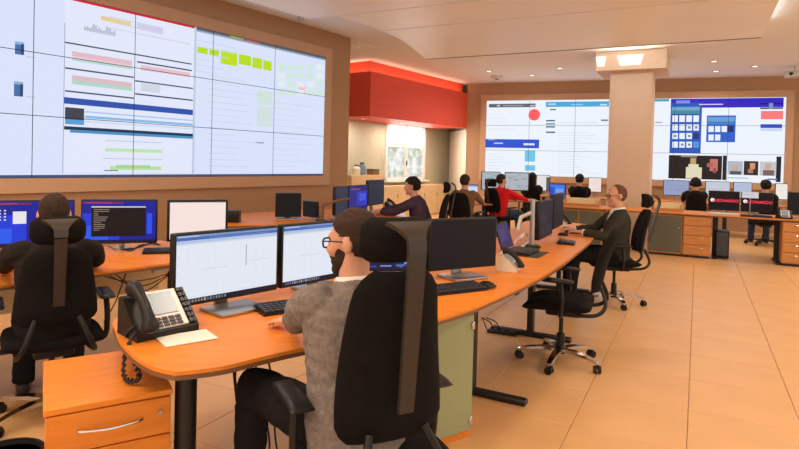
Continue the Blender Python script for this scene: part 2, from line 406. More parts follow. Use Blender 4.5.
# left wall
CW = 1.14; ZL = 1.213; colsL = 7; orgL = L0-LD*(colsL*CW)+LN*.004
mp_ = mapper(orgL, LD, LN, ZL); WL, HL = colsL*CW, 3*CHt
def rc(xl, yt, yb, xr, col):
    a, zt_ = mp_(xl, yt); _, zb_ = mp_(xl, yb); b, _ = mp_(xr, yb); return (a, zb_, b, zt_, col)
rng = random.Random(4); BG = (216, 226, 250)
rl_ = [(0, 0, WL, HL, BG)]
x64 = mp_(64, 60)[0]; x194 = mp_(194, 60)[0]; x196 = mp_(196, 60)[0]
rl_ += [(x64, .06, x194, HL, (226, 232, 250)), (x64, .05, x64+.008, HL-.3, (150, 160, 190)), (x194, .04, x196, HL, (190, 200, 220))]
rl_ += [(mp_(60, 20)[0], HL-.03, x194, HL, (205, 40, 60)), (x196, HL-.035, WL, HL, (84, 92, 108)), (x196, HL-.06, WL, HL-.035, (150, 160, 180)), (0, 0, WL, .035, (70, 80, 112)), (x196+.55, HL-.03, x196+.8, HL-.012, (150, 190, 60)), (x196+.85, HL-.03, x196+1.1, HL-.012, (200, 90, 90))]
for s_ in [(15, 41, 54, 24), (14, 81, 96, 23)]: rl_ += [rc(*s_, (70, 110, 165)), rc(s_[0], s_[1], s_[1]+3, s_[3], (140, 175, 210)), rc(s_[0]+6, s_[1]+3, s_[2], s_[3], (40, 70, 120))]
for s_ in [(26, 56, 57, 36, (190, 200, 220)), (26, 96, 97, 36, (190, 200, 220)), (101, 15.5, 20, 131, (228, 206, 150)), (137, 22, 29, 163, (208, 204, 236)), (137, 33, 34, 190, (205, 210, 225)),
  (65, 41.5, 43, 192, (74, 80, 100)), (72, 51, 56, 132, (228, 186, 200)), (72, 56, 59, 132, (232, 205, 215)), (72, 58.5, 60.5, 132, (178, 216, 204)), (65, 67, 68.6, 134, (70, 78, 104)),
  (72, 75, 80, 132, (218, 188, 196)), (72, 80, 84, 132, (176, 214, 200)), (65, 90, 91.6, 134, (70, 78, 104)), (141, 65, 70, 190, (230, 192, 202)), (137, 61, 62.5, 192, (70, 78, 104)),
  (135, 80, 81.5, 193, (90, 98, 120)), (141, 83, 91, 160, (206, 216, 226)), (135, 93, 94.5, 193, (60, 70, 110)), (64, 97, 103.5, 193, (44, 82, 172)), (65, 107, 119, 84, (62, 66, 82)), (65, 119, 124, 84, (86, 156, 214)),
  (85, 111, 112.4, 193, (168, 196, 234)), (85, 115.5, 118, 193, (130, 184, 232)), (85, 121, 122, 193, (190, 210, 238)), (64, 126, 129.5, 193, (26, 52, 84)), (70, 129.5, 132.5, 193, (72, 142, 194)),
  (105, 140, 140.8, 162, (190, 200, 214)), (105, 148, 151, 162, (186, 228, 178)), (105, 151, 152, 162, (210, 236, 204)), (103, 158, 158.8, 162, (190, 200, 214)), (110, 166, 170, 161, (186, 222, 168)), (116, 165, 168, 150, (166, 212, 140)), (104, 170, 171, 118, (90, 130, 90)),
  (197.5, 46, 53, 207.5, (184, 220, 30)), (209.5, 48, 54.5, 219, (184, 220, 30)), (221, 50, 63.5, 237, (190, 224, 30)), (239, 54, 64, 251, (184, 220, 34)), (252.5, 57, 67.5, 262, (188, 222, 34)), (263.3, 60, 69.5, 271.5, (184, 220, 40)),
  (299, 85, 93, 305, (244, 190, 200)), (257, 90, 104, 272, (206, 226, 220)), (257, 106, 126, 272, (208, 224, 224)), (255, 142, 143, 264, (120, 130, 140))]: rl_.append(rc(*s_))
for i in range(22): a = mp_(84+i*1.45, 30)[0]; rl_.append((a, HL-.34, a+.012, HL-.34+rng.uniform(.03, .1), (170, 178, 196)))
for i in range(5):
    for j in range(4): rl_.append(rc(278+i*9.6, 64+j*8.4, 69.5+j*8.4, 285+i*9.6, (208, 232, 218) if rng.random() < .8 else (226, 236, 240)))
for x0, x1, z0_, z1_, n in ((WL-2.35, WL-1.3, .1, 1.45, 15), (WL-1.15, WL-.1, .1, 1.2, 12), (x64+.5, x64+1.6, 1.75, 1.95, 3), (x64+1.7, x64+2.4, 1.4, 1.9, 6), (.2, 1.2, 1.2, 1.9, 5)):
    rl_ += bands(rng, x0, x1, z0_, z1_, n, (204, 212, 232), .4, .95, .01)
video_wall('video_wall', 'wide video wall of white and blue charts on tan wall beside red soffit', orgL, LD, colsL, ZL, rl_, CW)
# back wall
CW = 1.182; ZB = 1.19; orgB = B0+BN*.004; mp_ = mapper(orgB, BD, BN, ZB); WB, HB = 6*CW, 3*CHt
rb = [(0, 0, WB, HB, (236, 243, 252))]
for s_ in [(489, 104, 107.5, 535.5, (92, 98, 108)), (497, 105, 106.5, 500, (200, 205, 212)), (503, 105.2, 106.4, 523, (150, 155, 165)), (530, 105, 106.4, 535, (190, 195, 200)), (546, 102, 107, 609, (72, 168, 218)), (548, 103.5, 105, 556, (180, 220, 240)), (571, 104, 105.2, 583, (150, 205, 235)), (600, 104, 105.5, 607, (200, 230, 245)),
  (550, 109, 110.2, 556, (90, 100, 110)), (546, 120, 121.4, 555, (60, 100, 130)), (546, 123.2, 124.6, 555, (70, 130, 160)), (546, 126.2, 127.6, 555, (60, 100, 130)), (546, 131.5, 133, 555, (60, 100, 130)), (601, 119.5, 121, 608, (110, 115, 120)), (560, 122.5, 123, 598, (200, 205, 215)),
  (485, 139, 147.5, 539, (44, 84, 206)), (488, 139.3, 140.2, 495, (150, 175, 240)), (494, 142.5, 143.8, 503, (190, 205, 250)), (523.5, 143.2, 145.2, 534.5, (225, 232, 255)), (525, 150.5, 161.5, 535, (110, 196, 236)), (525, 165, 170.5, 535, (110, 196, 236)),
  (650, 99.2, 101.6, 669, (86, 156, 186)), (671, 99, 108, 783.5, (48, 34, 192)), (671, 103, 153, 700.5, (38, 88, 188)), (676, 100.5, 103.5, 690, (130, 140, 225)), (699, 104, 105, 723, (205, 205, 245)), (672, 107, 113.8, 699.5, (112, 164, 206)), (672, 110.5, 113.8, 699.5, (70, 140, 150)),
  (707, 115.5, 142, 735, (44, 94, 202)), (708, 117, 124.5, 734.5, (104, 158, 214)), (708, 121.5, 124.5, 734.5, (60, 126, 196)), (760, 103, 104, 783, (20, 16, 80)), (760, 107.6, 109, 783, (20, 16, 80)), (769, 103, 108.5, 773, (120, 150, 190)), (761, 111, 119.3, 783, (250, 124, 124)), (760.5, 124.2, 128, 782, (48, 80, 204)), (760.5, 128.5, 131, 782, (200, 214, 250)),
  (655, 122, 123, 662, (150, 160, 170)), (669, 155, 178.3, 721.5, (34, 28, 30)), (686, 167, 178.3, 701.5, (226, 218, 186)), (688.5, 164, 168, 698.5, (226, 218, 186)), (690.5, 158, 164, 696, (190, 160, 110)), (681, 155.5, 157, 697, (150, 140, 130)), (710, 159, 171, 717.5, (196, 116, 104)), (707, 163, 167, 713, (176, 96, 88)), (713, 168, 173, 716, (150, 80, 74)),
  (724, 156, 181.5, 780, (238, 242, 248)), (723, 155.5, 180, 726, (30, 32, 40)), (776.5, 156.5, 182, 780.5, (30, 32, 40)), (728, 161, 174.5, 742.5, (172, 184, 196)), (732, 165, 171, 738, (196, 170, 158)), (730, 171, 174.5, 741, (80, 84, 92)), (744, 161, 175, 758, (52, 42, 40)), (750, 163, 169, 755, (206, 150, 120)), (748, 169, 173, 753, (180, 120, 100)), (760, 161.5, 175.5, 776, (196, 198, 206)), (765, 163.5, 169.5, 771, (206, 166, 150)), (763, 170, 175.5, 774, (120, 96, 96)), (727, 177, 178.4, 748, (180, 200, 230)), (768, 178.4, 180, 777, (90, 130, 190))]: rb.append(rc(*s_))
for i in range(4):
    for j, (ya, yb) in enumerate(((115.4, 122), (124.4, 130.6), (133, 139), (141.6, 147.6))):
        col = (232, 240, 250) if not (i == 3 and j > 1) else ((26, 50, 120) if j == 2 else (90, 150, 230))
        rb.append(rc(672.4+i*7, ya, yb, 677.8+i*7, col))
        if j and rng.random() < .6: rb.append(rc(674+i*7, ya+2, yb-2, 676.4+i*7, (110, 130, 150)))
for i in range(4):
    for j, (ya, yb) in enumerate(((126, 132), (134.5, 140.5))):
        if i == 3 and j or i == 2 and j: continue
        rb.append(rc(708.5+i*6.6, ya, yb, 713.6+i*6.6, (232, 240, 250) if i < 3 else (20, 40, 110)))
for x0, x1, z0_, z1_, n in ((.1, .85, .05, .6, 7), (1.95, 3.1, .08, 1.2, 16), (.1, .9, 1.2, 1.6, 4)): rb += bands(rng, x0, x1, z0_, z1_, n, (214, 222, 232), .4, .95, .012)
vw = video_wall('video_wall', 'video wall with blue web pages and two dark video tiles behind the pillar', orgB, BD, 6, ZB, rb, CW)
dx, dz = mp_(534.3, 114.8)
MB().lathe([(.155, -.001), (.155, .001)], 24, Matrix.Translation((dx, -.046, ZB+dz)) @ Matrix.Rotation(PI/2, 4, 'X')).build('red_disc', 'disc_red', vw, None)
# ------------------------------------------------------------------ ceiling fittings
dl_me = MB().lathe([(.075, 0), (.075, -.012), (.055, -.012), (.055, -.004)], 16).mesh('trim_ring', 30); dl_me.materials.append(MATS['steel'])
le_me = MB().lathe([(.054, -.003), (.054, -.006)], 16).mesh('lens', None); le_me.materials.append(MATS['lamp'])
spots = [('beside the pillar lamp capital', at(560, 68, CEIL)), ('between vent and pillar', at(532, 75, CEIL)), ('nearest the red soffit', at(489, 71, CEIL)), ('above the blue web page band', at(714, 61, CEIL)), ('above the salmon square', at(755, 66, CEIL)), ('closest to the frame of back video wall', at(716, 71, CEIL))]
for lab, p in spots:
    t = thing('downlight', 'small round recessed ceiling downlight '+lab, 'ceiling light', p, 0, 'ceiling downlights')
    link('trim_ring', dl_me, t); link('lens', le_me, t)
    area('downlight_beam', (0, 0, -.02), (0, 0, 0), .1, .1, 16, WARM, t, 'DISK', R(150))
p = at(497, 76, CEIL)
t = thing('smoke_detector', 'grey domed smoke detector on white ceiling near red soffit', 'detector', p)
MB().lathe([(.16, 0), (.16, -.03), (.11, -.06), (.06, -.075)], 20).build('housing', 'silver', t); MB().lathe([(.05, -.07), (.05, -.09)], 14).build('sensor', 'slate', t)
p = at(301, 17, CEIL)
t = thing('ceiling_camera', 'small dome sensor on ceiling above the wide chart video wall', 'sensor', p)
MB().lathe([(.05, 0), (.05, -.03), (.03, -.05)], 14).build('housing', 'silver', t)
p = at(795, 66, CEIL)
t = thing('projector', 'grey ceiling mounted device above the end of back video wall', 'projector', p, GZ)
MB().rbox((0, 0, -.18), (.36, .28, .12), .02).build('body', 'silver', t); MB().tube([(0, 0, 0), (0, 0, -.13)], .02, 8).build('mount', 'silver', t); MB().tube([(-.08, -.13, -.18), (-.08, -.16, -.18)], .035, 12).build('lens', 'black', t)
p = at(356, 46, CEIL)
t = thing('ceiling_vent', 'flat square air vent in ceiling beyond the tan wall end', 'vent', p, ang)
MB().box((0, 0, -.006), (.6, .6, .012)).build('backing', 'ceiling', t, None)
for k in range(5): MB().box((0, -.22+k*.11, -.018), (.56, .03, .012)).build('slat', 'white', t, None)
# cove strips on top of the dropped panels, washing the ceiling above
for a0, b0, a1, b1 in ((.3, .03, 4.9, .03), (.03, .3, .03, 7.)):
    p, q = gp(a0, b0), gp(a1, b1); c_ = (p+q)/2; d_ = q-p
    fe = b0 == b1; area('cove_light', (c_.x, c_.y, 3.63), (PI+R(50 if fe else -50), 0, math.atan2(d_.y, d_.x)), d_.length, .05, COVE if fe else COVE*.35, (.93, .97, 1.))
for k in range(3):  # lamps added under the soffit to brighten the alcove walls
    p = RF0+LD*(.5+1.5*k)-LN*.6
    t = thing('alcove_fill_lamp', 'round fill lamp added in the underside of the red soffit', 'ceiling light', (p.x, p.y, 2.47), 0, 'added soffit fill lamps')
    link('trim_ring', dl_me, t); link('lens', le_me, t); area('alcove_fill_light', (0, 0, -.02), (0, 0, 0), .12, .12, 15, (1, .95, .82), t, 'DISK')
for k in range(5):  # unseen lamps added to fill light onto the floor at the right
    p = gp(-1.6, -.3+1.9*k)
    t = thing('fill_lamp', 'added unseen fill lamp in the white ceiling beside the dropped panels', 'ceiling light', (p.x, p.y, CEIL), GZ, 'added fill lamps beside the panels')
    MB().box((0, 0, -.006), (.64, .64, .012)).build('trim_frame', 'white', t, None); MB().box((0, 0, -.014), (.56, .56, .006)).build('diffuser', 'lamp', t, None)
    area('fill_light', (0, 0, -.03), (0, 0, 0), .55, .55, 36, WARM, t)
# unseen fill lamps added in the dropped panels, above and behind the operators
for k, (a, b) in enumerate(((2.2, 7.2), (5.2, 7.2), (2.2, 9.7), (3.7, 9.7), (5.4, 9.7), (2.2, 12.1), (4.4, 12.1), (6.6, 12.1))):
    p = gp(a, b)
    t = thing('fill_lamp', 'added unseen fill lamp in the dropped ceiling panels over the desks', 'ceiling light', (p.x, p.y, 3.5), GZ, 'added fill lamps over the desks')
    MB().box((0, 0, -.006), (.64, .64, .012)).build('trim_frame', 'white', t, None)
    MB().box((0, 0, -.014), (.56, .56, .006)).build('diffuser', 'lamp', t, None)
    area('fill_light', (0, 0, -.03), (0, 0, 0), .55, .55, FILL_POWER, WARM, t)
# ------------------------------------------------------------------ furniture builders (all face +Y locally)
def hd(deg): return -R(deg)                                    # heading in degrees clockwise from +Y -> rotation about Z
wheel = MB()
for sx in (-.016, .016): wheel.tube([(sx-.009, 0, .028), (sx+.009, 0, .028)], .028, 14)
wheel.box((0, .004, .05), (.02, .04, .03)); wheel.tube([(0, 0, .04), (0, 0, .075)], .008, 8)
caster_me = wheel.mesh('caster', 35); caster_me.materials.append(MATS['black_plastic'])
bl = MB(); bl.rings([[V((sx*w_, y, z+dz)) for sx, dz in ((-1, -.012), (1, -.012), (1, .010), (-1, .010))] for y, z, w_ in ((.02, .10, .028), (.12, .105, .026), (.22, .095, .022), (.30, .078, .018), (.315, .068, .012))])
bleg_me = bl.mesh('base_leg', 40); bleg_me.materials.append(MATS['chrome'])
bleg_dark = bleg_me.copy(); bleg_dark.materials.clear(); bleg_dark.materials.append(MATS['black_plastic'])
def chair(label, loc, head, headrest=True, chrome=True, spin=0, group=None, arms=True, recline=9, turn=0, back_top=1.06, name='office_chair', low=False):
    t = thing(name, label, 'chair', loc, hd(head), group)
    for k in range(5):
        a = R(spin+72*k); l = link('base_leg', bleg_me if chrome else bleg_dark, t); l.rotation_euler = (0, 0, a)
        c = link('caster', caster_me, t); c.location = (-.305*math.sin(a), .305*math.cos(a), 0); c.rotation_euler = (0, 0, a*1.7+.4)
    MB().lathe([(.035, .07), (.04, .12), (.03, .13), (.03, .22), (.016, .22), (.016, .40)], 16).build('gas_lift', 'black_plastic', t)
    MB().rbox((0, -.02, .40), (.20, .26, .06), .02).build('mechanism', 'black_plastic', t)
    def seatf(a, b):
        wd = .245-.02*max(0, b); return V((a*wd, .02+b*.245, .455-.03*max(0, b)**3+.02*a*a))
    n = 8 if low else 14
    MB().pad(seatf, .09, n, n, (0, 0, 1), 5).build('seat', 'black_fabric', t, 60, True)
    tl = math.tan(R(recline)); zb_, zt_ = .575, back_top
    def backf(a, b):
        u = (b+1)/2; wd = (.226-.078*u-.03*(1-u)**4)*(1-.38*max(0, (u-.82)/.18)**3)*(1-.22*max(0, (.12-u)/.12)**2); z = zb_+(zt_-zb_)*u
        return V((a*wd, -.235-(z-.5)*tl+.035*math.sin(u*PI*1.0)*.8+.035*a*a, z))
    MB().pad(backf, .07, n, n, (0, 1, 0), 3.5).build('backrest', 'black_fabric', t, 60, True)
    yb = lambda z: -.235-(z-.5)*tl
    # lower loop joining seat and back
    MB().tube(catmull([(-.17, -.12, .41), (-.18, -.26, .43), (-.15, -.32, .50), (-.10, yb(.6)-.02, .62)], 5), .014, 8).build('back_support', 'black_plastic', t)
    MB().tube(catmull([(.17, -.12, .41), (.18, -.26, .43), (.15, -.32, .50), (.10, yb(.6)-.02, .62)], 5), .014, 8).build('back_support', 'black_plastic', t)
    if headrest:
        zh = back_top+.095
        def hf(a, b): return V((a*.132*(1-.36*b**4), yb(zh)+.03+.035*a*a+.02*b*b, zh+b*.075))
        MB().pad(hf, .075, n, n, (0, 1, 0), 3).build('headrest', 'black_fabric', t, 60, True)
        path = catmull([(0, yb(.70)-.065, .70), (0, yb(.9)-.07, .9), (0, yb(1.05)-.075, 1.05), (0, yb(zh)-.075, zh-.02), (0, yb(zh)-.06, zh+.03), (0, yb(zh)-.02, zh+.062)], 5)
        m_ = MB(); rg = []
        for i, p in enumerate(path):
            u = i/(len(path)-1); w_ = .026+.008*u+(.05*max(0, (u-.72)/.28)**1.5); tg = (path[min(i+1, len(path)-1)]-path[max(i-1, 0)]).normalized(); nn = V((0, tg.z, -tg.y))
            rg.append([p+V((-w_, 0, 0))+nn*.006, p+V((w_, 0, 0))+nn*.006, p+V((w_, 0, 0))-nn*.010, p+V((-w_, 0, 0))-nn*.010])
        m_.rings(rg).build('headrest_bracket', 'spine', t, 50)
    if arms:
        for sx in (-1, 1):
            a_ = MB().tube(catmull([(sx*.19, -.02, .41), (sx*.265, -.02, .42), (sx*.278, -.03, .52), (sx*.272, -.02, .655)], 5), [.016]*16, 8).build('armrest', 'black_plastic', t)
            MB().pad(lambda a, b: V((sx*.27+a*.042, .02+b*.13, .67+.004*b)), .032, 6, 10, (0, 0, 1), 5).build('arm_pad', 'black_plastic', a_, 60, True)
    return t
def monitor(label, pa, pb, zb_, h, rects=None, bg=(20, 20, 26), stand='desk', zdesk=.74, group=None, depth=.045, name='monitor', bezel=.012, lift=None, base_fwd=.10):
    """screen bottom edge runs from pa to pb (plan, screen seen from the right of pa->pb); rects in 0..1, y down"""
    pa = V((pa[0], pa[1], 0)); pb = V((pb[0], pb[1], 0)); d = pb-pa; W = d.length; rz = math.atan2(d.y, d.x); c = (pa+pb)/2
    t = thing(name, label, 'monitor', (c.x, c.y, zdesk), rz, group); z0 = zb_-zdesk
    MB().rbox((0, depth/2, z0+h/2), (W, depth, h), .008, 2).build('housing', 'black_plastic', t)
    MB().rbox((0, depth+.012, z0+h*.5), (W*.5, .03, h*.5), .01, 2).build('rear_cover', 'slate', t)
    sw, sh = W-2*bezel, h-2*bezel
    rr = [(0, 0, sw, sh, bg)]+[(a*sw, (1-e)*sh, b_*sw, (1-c_)*sh, col) for a, c_, b_, e, col in (rects or [])]
    s_ = screen_mesh('screen', rr, sw, sh, t); s_.location = (-sw/2, -.0012, z0+bezel)
    if stand == 'desk':
        MB().rbox((0, depth+.035, z0*.5+h*.2), (.075, .022, z0+h*.4), .006).build('stand_neck', 'steel', t)
        MB().rbox((0, .04-base_fwd*.3, .009), (.27, .21, .016), .006).build('stand_base', 'steel', t)
    elif stand == 'arm':
        MB().tube([(0, depth+.02, z0+h*.5), (0, depth+.07, z0+h*.5), (0, depth+.09, z0+h*.5)], .018, 8).build('arm_joint', 'steel', t)
        MB().tube([(0, depth+.09, .0), (0, depth+.09, z0+h*.55)], .02, 12).build('arm_pole', 'steel', t)
        MB().lathe([(.07, 0), (.07, .012), (.03, .02)], 18, Matrix.Translation((0, depth+.09, 0))).build('arm_clamp', 'steel', t)
    return t
def keyboard(label, loc, head, w_=.44, d_=.15, m='black_plastic', keys='slate', group=None):
    t = thing('keyboard', label, 'keyboard', loc, hd(head), group)
    MB().add([(-w_/2, -d_/2, 0), (w_/2, -d_/2, 0), (w_/2, d_/2, 0), (-w_/2, d_/2, 0), (-w_/2, -d_/2, .012), (w_/2, -d_/2, .012), (w_/2, d_/2, .024), (-w_/2, d_/2, .024)], [(0, 3, 2, 1), (4, 5, 6, 7), (0, 1, 5, 4), (1, 2, 6, 5), (2, 3, 7, 6), (3, 0, 4, 7)]).build('case', m, t, None)
    k = MB()
    for r_ in range(5):
        for c_ in range(15): k.box((-w_/2+.018+c_*(w_-.036)/14, -d_/2+.02+r_*(d_-.04)/4, .019+.012*(r_/4)*.9), ((w_-.036)/14*.82, (d_-.04)/4*.82, .008))
    o_ = k.build('keys', keys, t, None); o_['kind'] = 'stuff'
    return t
def mouse(label, loc, head):
    t = thing('mouse', label, 'mouse', loc, hd(head))
    MB().pad(lambda a, b: V((a*.031, b*.055, .014+.008*(1-b*b))), .034, 10, 10, (0, 0, 1), 2.5).build('body', 'black_plastic', t, 60, True)
    MB().tube([(0, .02, .034), (0, .038, .031)], .004, 8).build('scroll_wheel', 'slate', t)
    return t
def phone(label, loc, head, s=1.0, screen=True, body='black_plastic'):
    t = thing('desk_phone', label, 'telephone', loc, hd(head)); T = Matrix.Scale(s, 4)
    pf = [(-.09, 0), (.08, 0), (.075, .135), (.05, .145), (-.09, .025)]     # wedge: the tilted face looks towards -Y and up
    n = len(pf); vs = [(x, p[0], p[1]) for x in (-.12, .12) for p in pf]
    MB().add(vs, [tuple(range(n)), tuple(range(2*n-1, n-1, -1))]+[(i, n+i, n+(i+1) % n, (i+1) % n) for i in range(n)], T).build('body', body, t, None)
    an = math.atan2(.12, .14); FM = Matrix.Scale(s, 4) @ Matrix.Translation((0, -.09, .025)) @ Matrix.Rotation(an, 4, 'X')
    MB().rbox((.015, .095, .003), (.135, .175, .008), .003, 1, FM).build('face_plate', 'silver', t)
    MB().box((.012, .118, .0085), (.098, .10, .004), FM).build('display', 'lcd', t, None)
    k = MB()
    for i in range(4):
        for j in range(3): k.box((-.03+i*.026, .018+j*.015, .009), (.02, .010, .006), FM)
    for j in range(7):
        for i in range(2): k.box((.093+i*.016, .02+j*.025, .006), (.013, .017, .008), FM)
    k.build('buttons', 'slate', t, None)['kind'] = 'stuff'
    pth = [(-.085, -.01, .03), (-.085, .02, .052), (-.085, .09, .064), (-.085, .16, .052), (-.085, .19, .03)]
    MB().tube([FM @ V(p) for p in catmull(pth, 4)], [s*r_ for r_ in [.027, .031, .032, .029, .025, .022, .020, .019, .019, .019, .020, .022, .025, .029, .032, .031, .027]], 14).build('handset', 'black_plastic', t)
    return t
def cable(label, pts, r=.004, name='cable', k=6, m='cable', cat='cable'):
    return tag(MB().tube(catmull(pts, k), r, 6).build(name, m), label, cat)
def arc_poly(pts, k=5): return [p for p in catmull(pts, k)]
def desk_top(name, label, poly, z=.74, th=.032, m='wood'):
    cx = sum(p[0] for p in poly)/len(poly); cy = sum(p[1] for p in poly)/len(poly)
    t = thing(name, label, 'desk', (cx, cy, 0))
    q = [(p[0]-cx, p[1]-cy) for p in poly]
    MB().prism(q, z-th*.45, z).build('tabletop', m, t, 30)
    MB().prism(q, z-th, z-th*.45-.0005).build('edge_band', 'edge', t, 30)
    return t, V((cx, cy, 0))
def foot_leg(t, org, p, ang_, L=.7, z=.708, col=.04):
    M = Matrix.Translation(V((p[0], p[1], 0))-org) @ Matrix.Rotation(hd(ang_), 4, 'Z')
    m_ = MB(); m_.rbox((0, 0, (z+.03)/2), (col*2, .05, z-.03), .006, 1, M); m_.rbox((0, 0, .02), (.07, L, .036), .008, 1, M); m_.box((0, 0, z-.012), (.06, L*.8, .024), M)
    m_.build('leg', 'black', t)
def rects_rand(seed, n, box, cols, wmin=.03, wmax=.2, hmin=.01, hmax=.03):
    g = random.Random(seed); o_ = []
    for _ in range(n):
        x = g.uniform(box[0], box[2]); y = g.uniform(box[1], box[3]); o_.append((x, y, min(box[2], x+g.uniform(wmin, wmax)), min(box[3], y+g.uniform(hmin, hmax)), g.choice(cols)))
    return o_
# ------------------------------------------------------------------ main curved desk
front = catmull([(-.77, 2.005), (-.62, 2.075), (-.43, 2.25), (.22, 2.79), (.59, 3.28), (.97, 3.88), (1.24, 4.36), (1.62, 5.13), (1.99, 5.89), (2.35, 6.75), (2.55, 7.35)], 4)
back = catmull([(2.2, 7.75), (1.75, 7.75), (1.35, 6.7), (.95, 5.75), (.45, 4.8), (-.05, 4.15), (-.55, 3.6), (-1.05, 3.1), (-1.29, 2.7), (-1.18, 2.42), (-1.02, 2.2), (-.88, 2.06), (-.77, 2.005)], 4)
main, mo = desk_top('curved_desk', 'long curved orange wood desk with rounded end carrying two white chart monitors', [(p.x, p.y) for p in front]+[(p.x, p.y) for p in back[:-1]])
lp = at(181, 400, .5); MB().tube([V((-.83, 2.28, 0))-mo, V((-.83, 2.28, .708))-mo], .042, 20).build('leg', 'black', main)
MB().lathe([(.17, 0), (.17, .012), (.05, .025)], 24, Matrix.Translation(V((-.83, 2.28, 0))-mo)).build('leg_base', 'black', main)
foot_leg(main, mo, (.50, 3.72), -62+180, .74); foot_leg(main, mo, (1.18, 5.0), -62, .7); foot_leg(main, mo, (1.95, 6.9), -66, .7)
pan = catmull([(-.75, 3.28), (-.3, 3.72), (.2, 4.25), (.62, 4.85), (1.1, 5.8), (1.5, 6.7)], 4)
MB().prism([(p.x-mo.x, p.y-mo.y) for p in pan]+[(p.x-mo.x-.012, p.y-mo.y+.012) for p in reversed(pan)], .42, .705).build('modesty_panel', 'black', main, 30)
# frosted glass cabinet under the desk
gc = V((.43, 3.12, 0)); gd = V((-.82, -.57, 0)); ga = math.atan2(-gd.y, -gd.x)
t = thing('glass_cabinet', 'narrow wooden cabinet with frosted green glass door under the curved desk', 'cabinet', (gc+gd*.17).to_tuple(), ga)
MB().box((0, .21, .36), (.34, .40, .66)).build('body', 'wood_front', t, None)
MB().box((0, .2, .015), (.33, .38, .03)).build('plinth', 'wood_front', t, None)
dr = MB().rbox((0, -.004, .365), (.318, .012, .63), .003, 1).build('door', 'glass_door', t)
MB().tube([(-.12, -.01, .60), (-.12, -.03, .60)], .014, 12).build('lock', 'steel', dr); MB().tube(catmull([(-.135, -.01, .52), (-.135, -.05, .52), (-.135, -.05, .42), (-.135, -.01, .42)], 4), .006, 8).build('handle', 'steel', dr)
for z in (.10, .62): MB().rbox((.148, -.014, z), (.022, .012, .045), .004, 1).build('hinge', 'chrome', dr)
# drawer pedestal
pv = V((-.36, -.22, 0)).normalized(); pf_ = at(43, 411, .6); pr = at(173, 388, .6); pc_ = (pf_+pr)/2; pang = math.atan2(pr.y-pf_.y, pr.x-pf_.x); pw = (pr-pf_).length
t = thing('drawer_pedestal', 'orange wood drawer pedestal with curved chrome handles beside the desk end', 'drawers', (pc_.x, pc_.y, 0), pang)
MB().rbox((0, .28, .587), (pw, .56, .026), .004, 1).build('top', 'wood', t); MB().box((0, .285, .305), (pw-.02, .53, .53)).build('body', 'wood_front', t, None)
MB().box((0, .285, .02), (pw-.06, .48, .04)).build('plinth', 'black', t, None)
for z0_, z1_ in ((.045, .275), (.279, .425), (.429, .57)):
    d_ = MB().rbox((0, .012, (z0_+z1_)/2), (pw-.012, .02, z1_-z0_), .003, 1).build('drawer', 'wood_front', t)
    zz = z1_-.065; MB().tube(catmull([(-.105, .004, zz), (-.095, -.014, zz), (0, -.026, zz-.004), (.095, -.014, zz), (.105, .004, zz)], 5), .0055, 8).build('handle', 'chrome', d_)
    if z1_ > .56: MB().tube([(pw/2-.045, .004, z1_-.055), (pw/2-.045, -.006, z1_-.055)], .009, 12).build('lock', 'steel', d_)
t = thing('waste_bin', 'black round waste bin on floor near the drawer pedestal', 'bin', at(5, 455, .30).xy.to_3d())
b_ = MB(); b_.lathe([(.10, 0), (.13, .30), (.122, .30), (.095, .012)], 28).build('bucket', 'black', t); MB().lathe([(.134, .285), (.136, .305), (.122, .305), (.122, .285)], 28).build('rim', 'black_plastic', t)
# ------------------------------------------------------------------ things on the main desk
def chart(seed):
    g = random.Random(seed)
    r = [(0, 0, 1, .03, (120, 150, 200)), (0, .03, 1, .075, (70, 105, 178)), (0, .075, 1, .12, (178, 196, 228)), (0, .12, 1, .14, (206, 216, 232)), (.02, .008, .2, .026, (170, 195, 235)), (.3, .05, .9, .06, (110, 140, 195)), (0, .93, 1, 1, (22, 26, 40))]
    r += [(.03+i*.028, .945, .046+i*.028, .985, g.choice([(90, 110, 150), (170, 172, 180), (120, 130, 150), (140, 130, 120)])) for i in range(16)]
    r += [(.02, .14, .985, .143, (190, 196, 210)), (.02, .9, .985, .903, (190, 196, 210)), (.22, .52, .48, .525, (150, 156, 170)), (.66, .22, .668, .55, (130, 138, 155)), (.7, .48, .92, .484, (170, 176, 190)), (.75, .3, .753, .7, (205, 210, 220))]
    r += [(x/12+.02, .14, x/12+.022, .9, (214, 219, 230)) for x in range(12)]+[(.02, .14+y*.095, .985, .1425+y*.095, (218, 222, 232)) for y in range(8)]
    return r
monitor('large white chart monitor beside the desk phone', (-1.035, 2.655), (-.645, 3.105), .785, .35, chart(1), (226, 231, 242), base_fwd=.3)
monitor('white chart monitor in front of the person in grey sweater', (-.632, 3.125), (-.25, 3.575), .785, .35, chart(2), (226, 231, 242))
monitor('blue chart monitor between white chart monitor and dark monitor', (-.24, 3.60), (.165, 3.655), .80, .335, rects_rand(3, 60, (.02, .05, .98, .95), [(60, 80, 170), (90, 120, 200), (30, 40, 90), (130, 150, 215), (70, 50, 120)], .01, .2, .01, .05), (24, 28, 64))
monitor('switched-off dark monitor on silver stand above the glass cabinet', (.20, 3.64), (.675, 3.915), .80, .335, None, (17, 16, 20))
phone('large black desk phone with lit display on rounded desk end', at(158, 331, .741), -48, 1.12)
ph = [at(134, 327, .80), at(127, 334, .76), at(126, 345, .70), at(124.5, 360, .66), at(124, 374, .625), at(130, 381, .617), at(139, 379, .625), at(137, 368, .67), at(132, 356, .70), at(129, 343, .745), at(136, 332, .78)]
hx = catmull(ph, 12); cord = []
for i, p in enumerate(hx): cord.append(p+V((math.cos(i*1.25), math.sin(i*1.25), math.sin(i*1.25+1))) * .006)
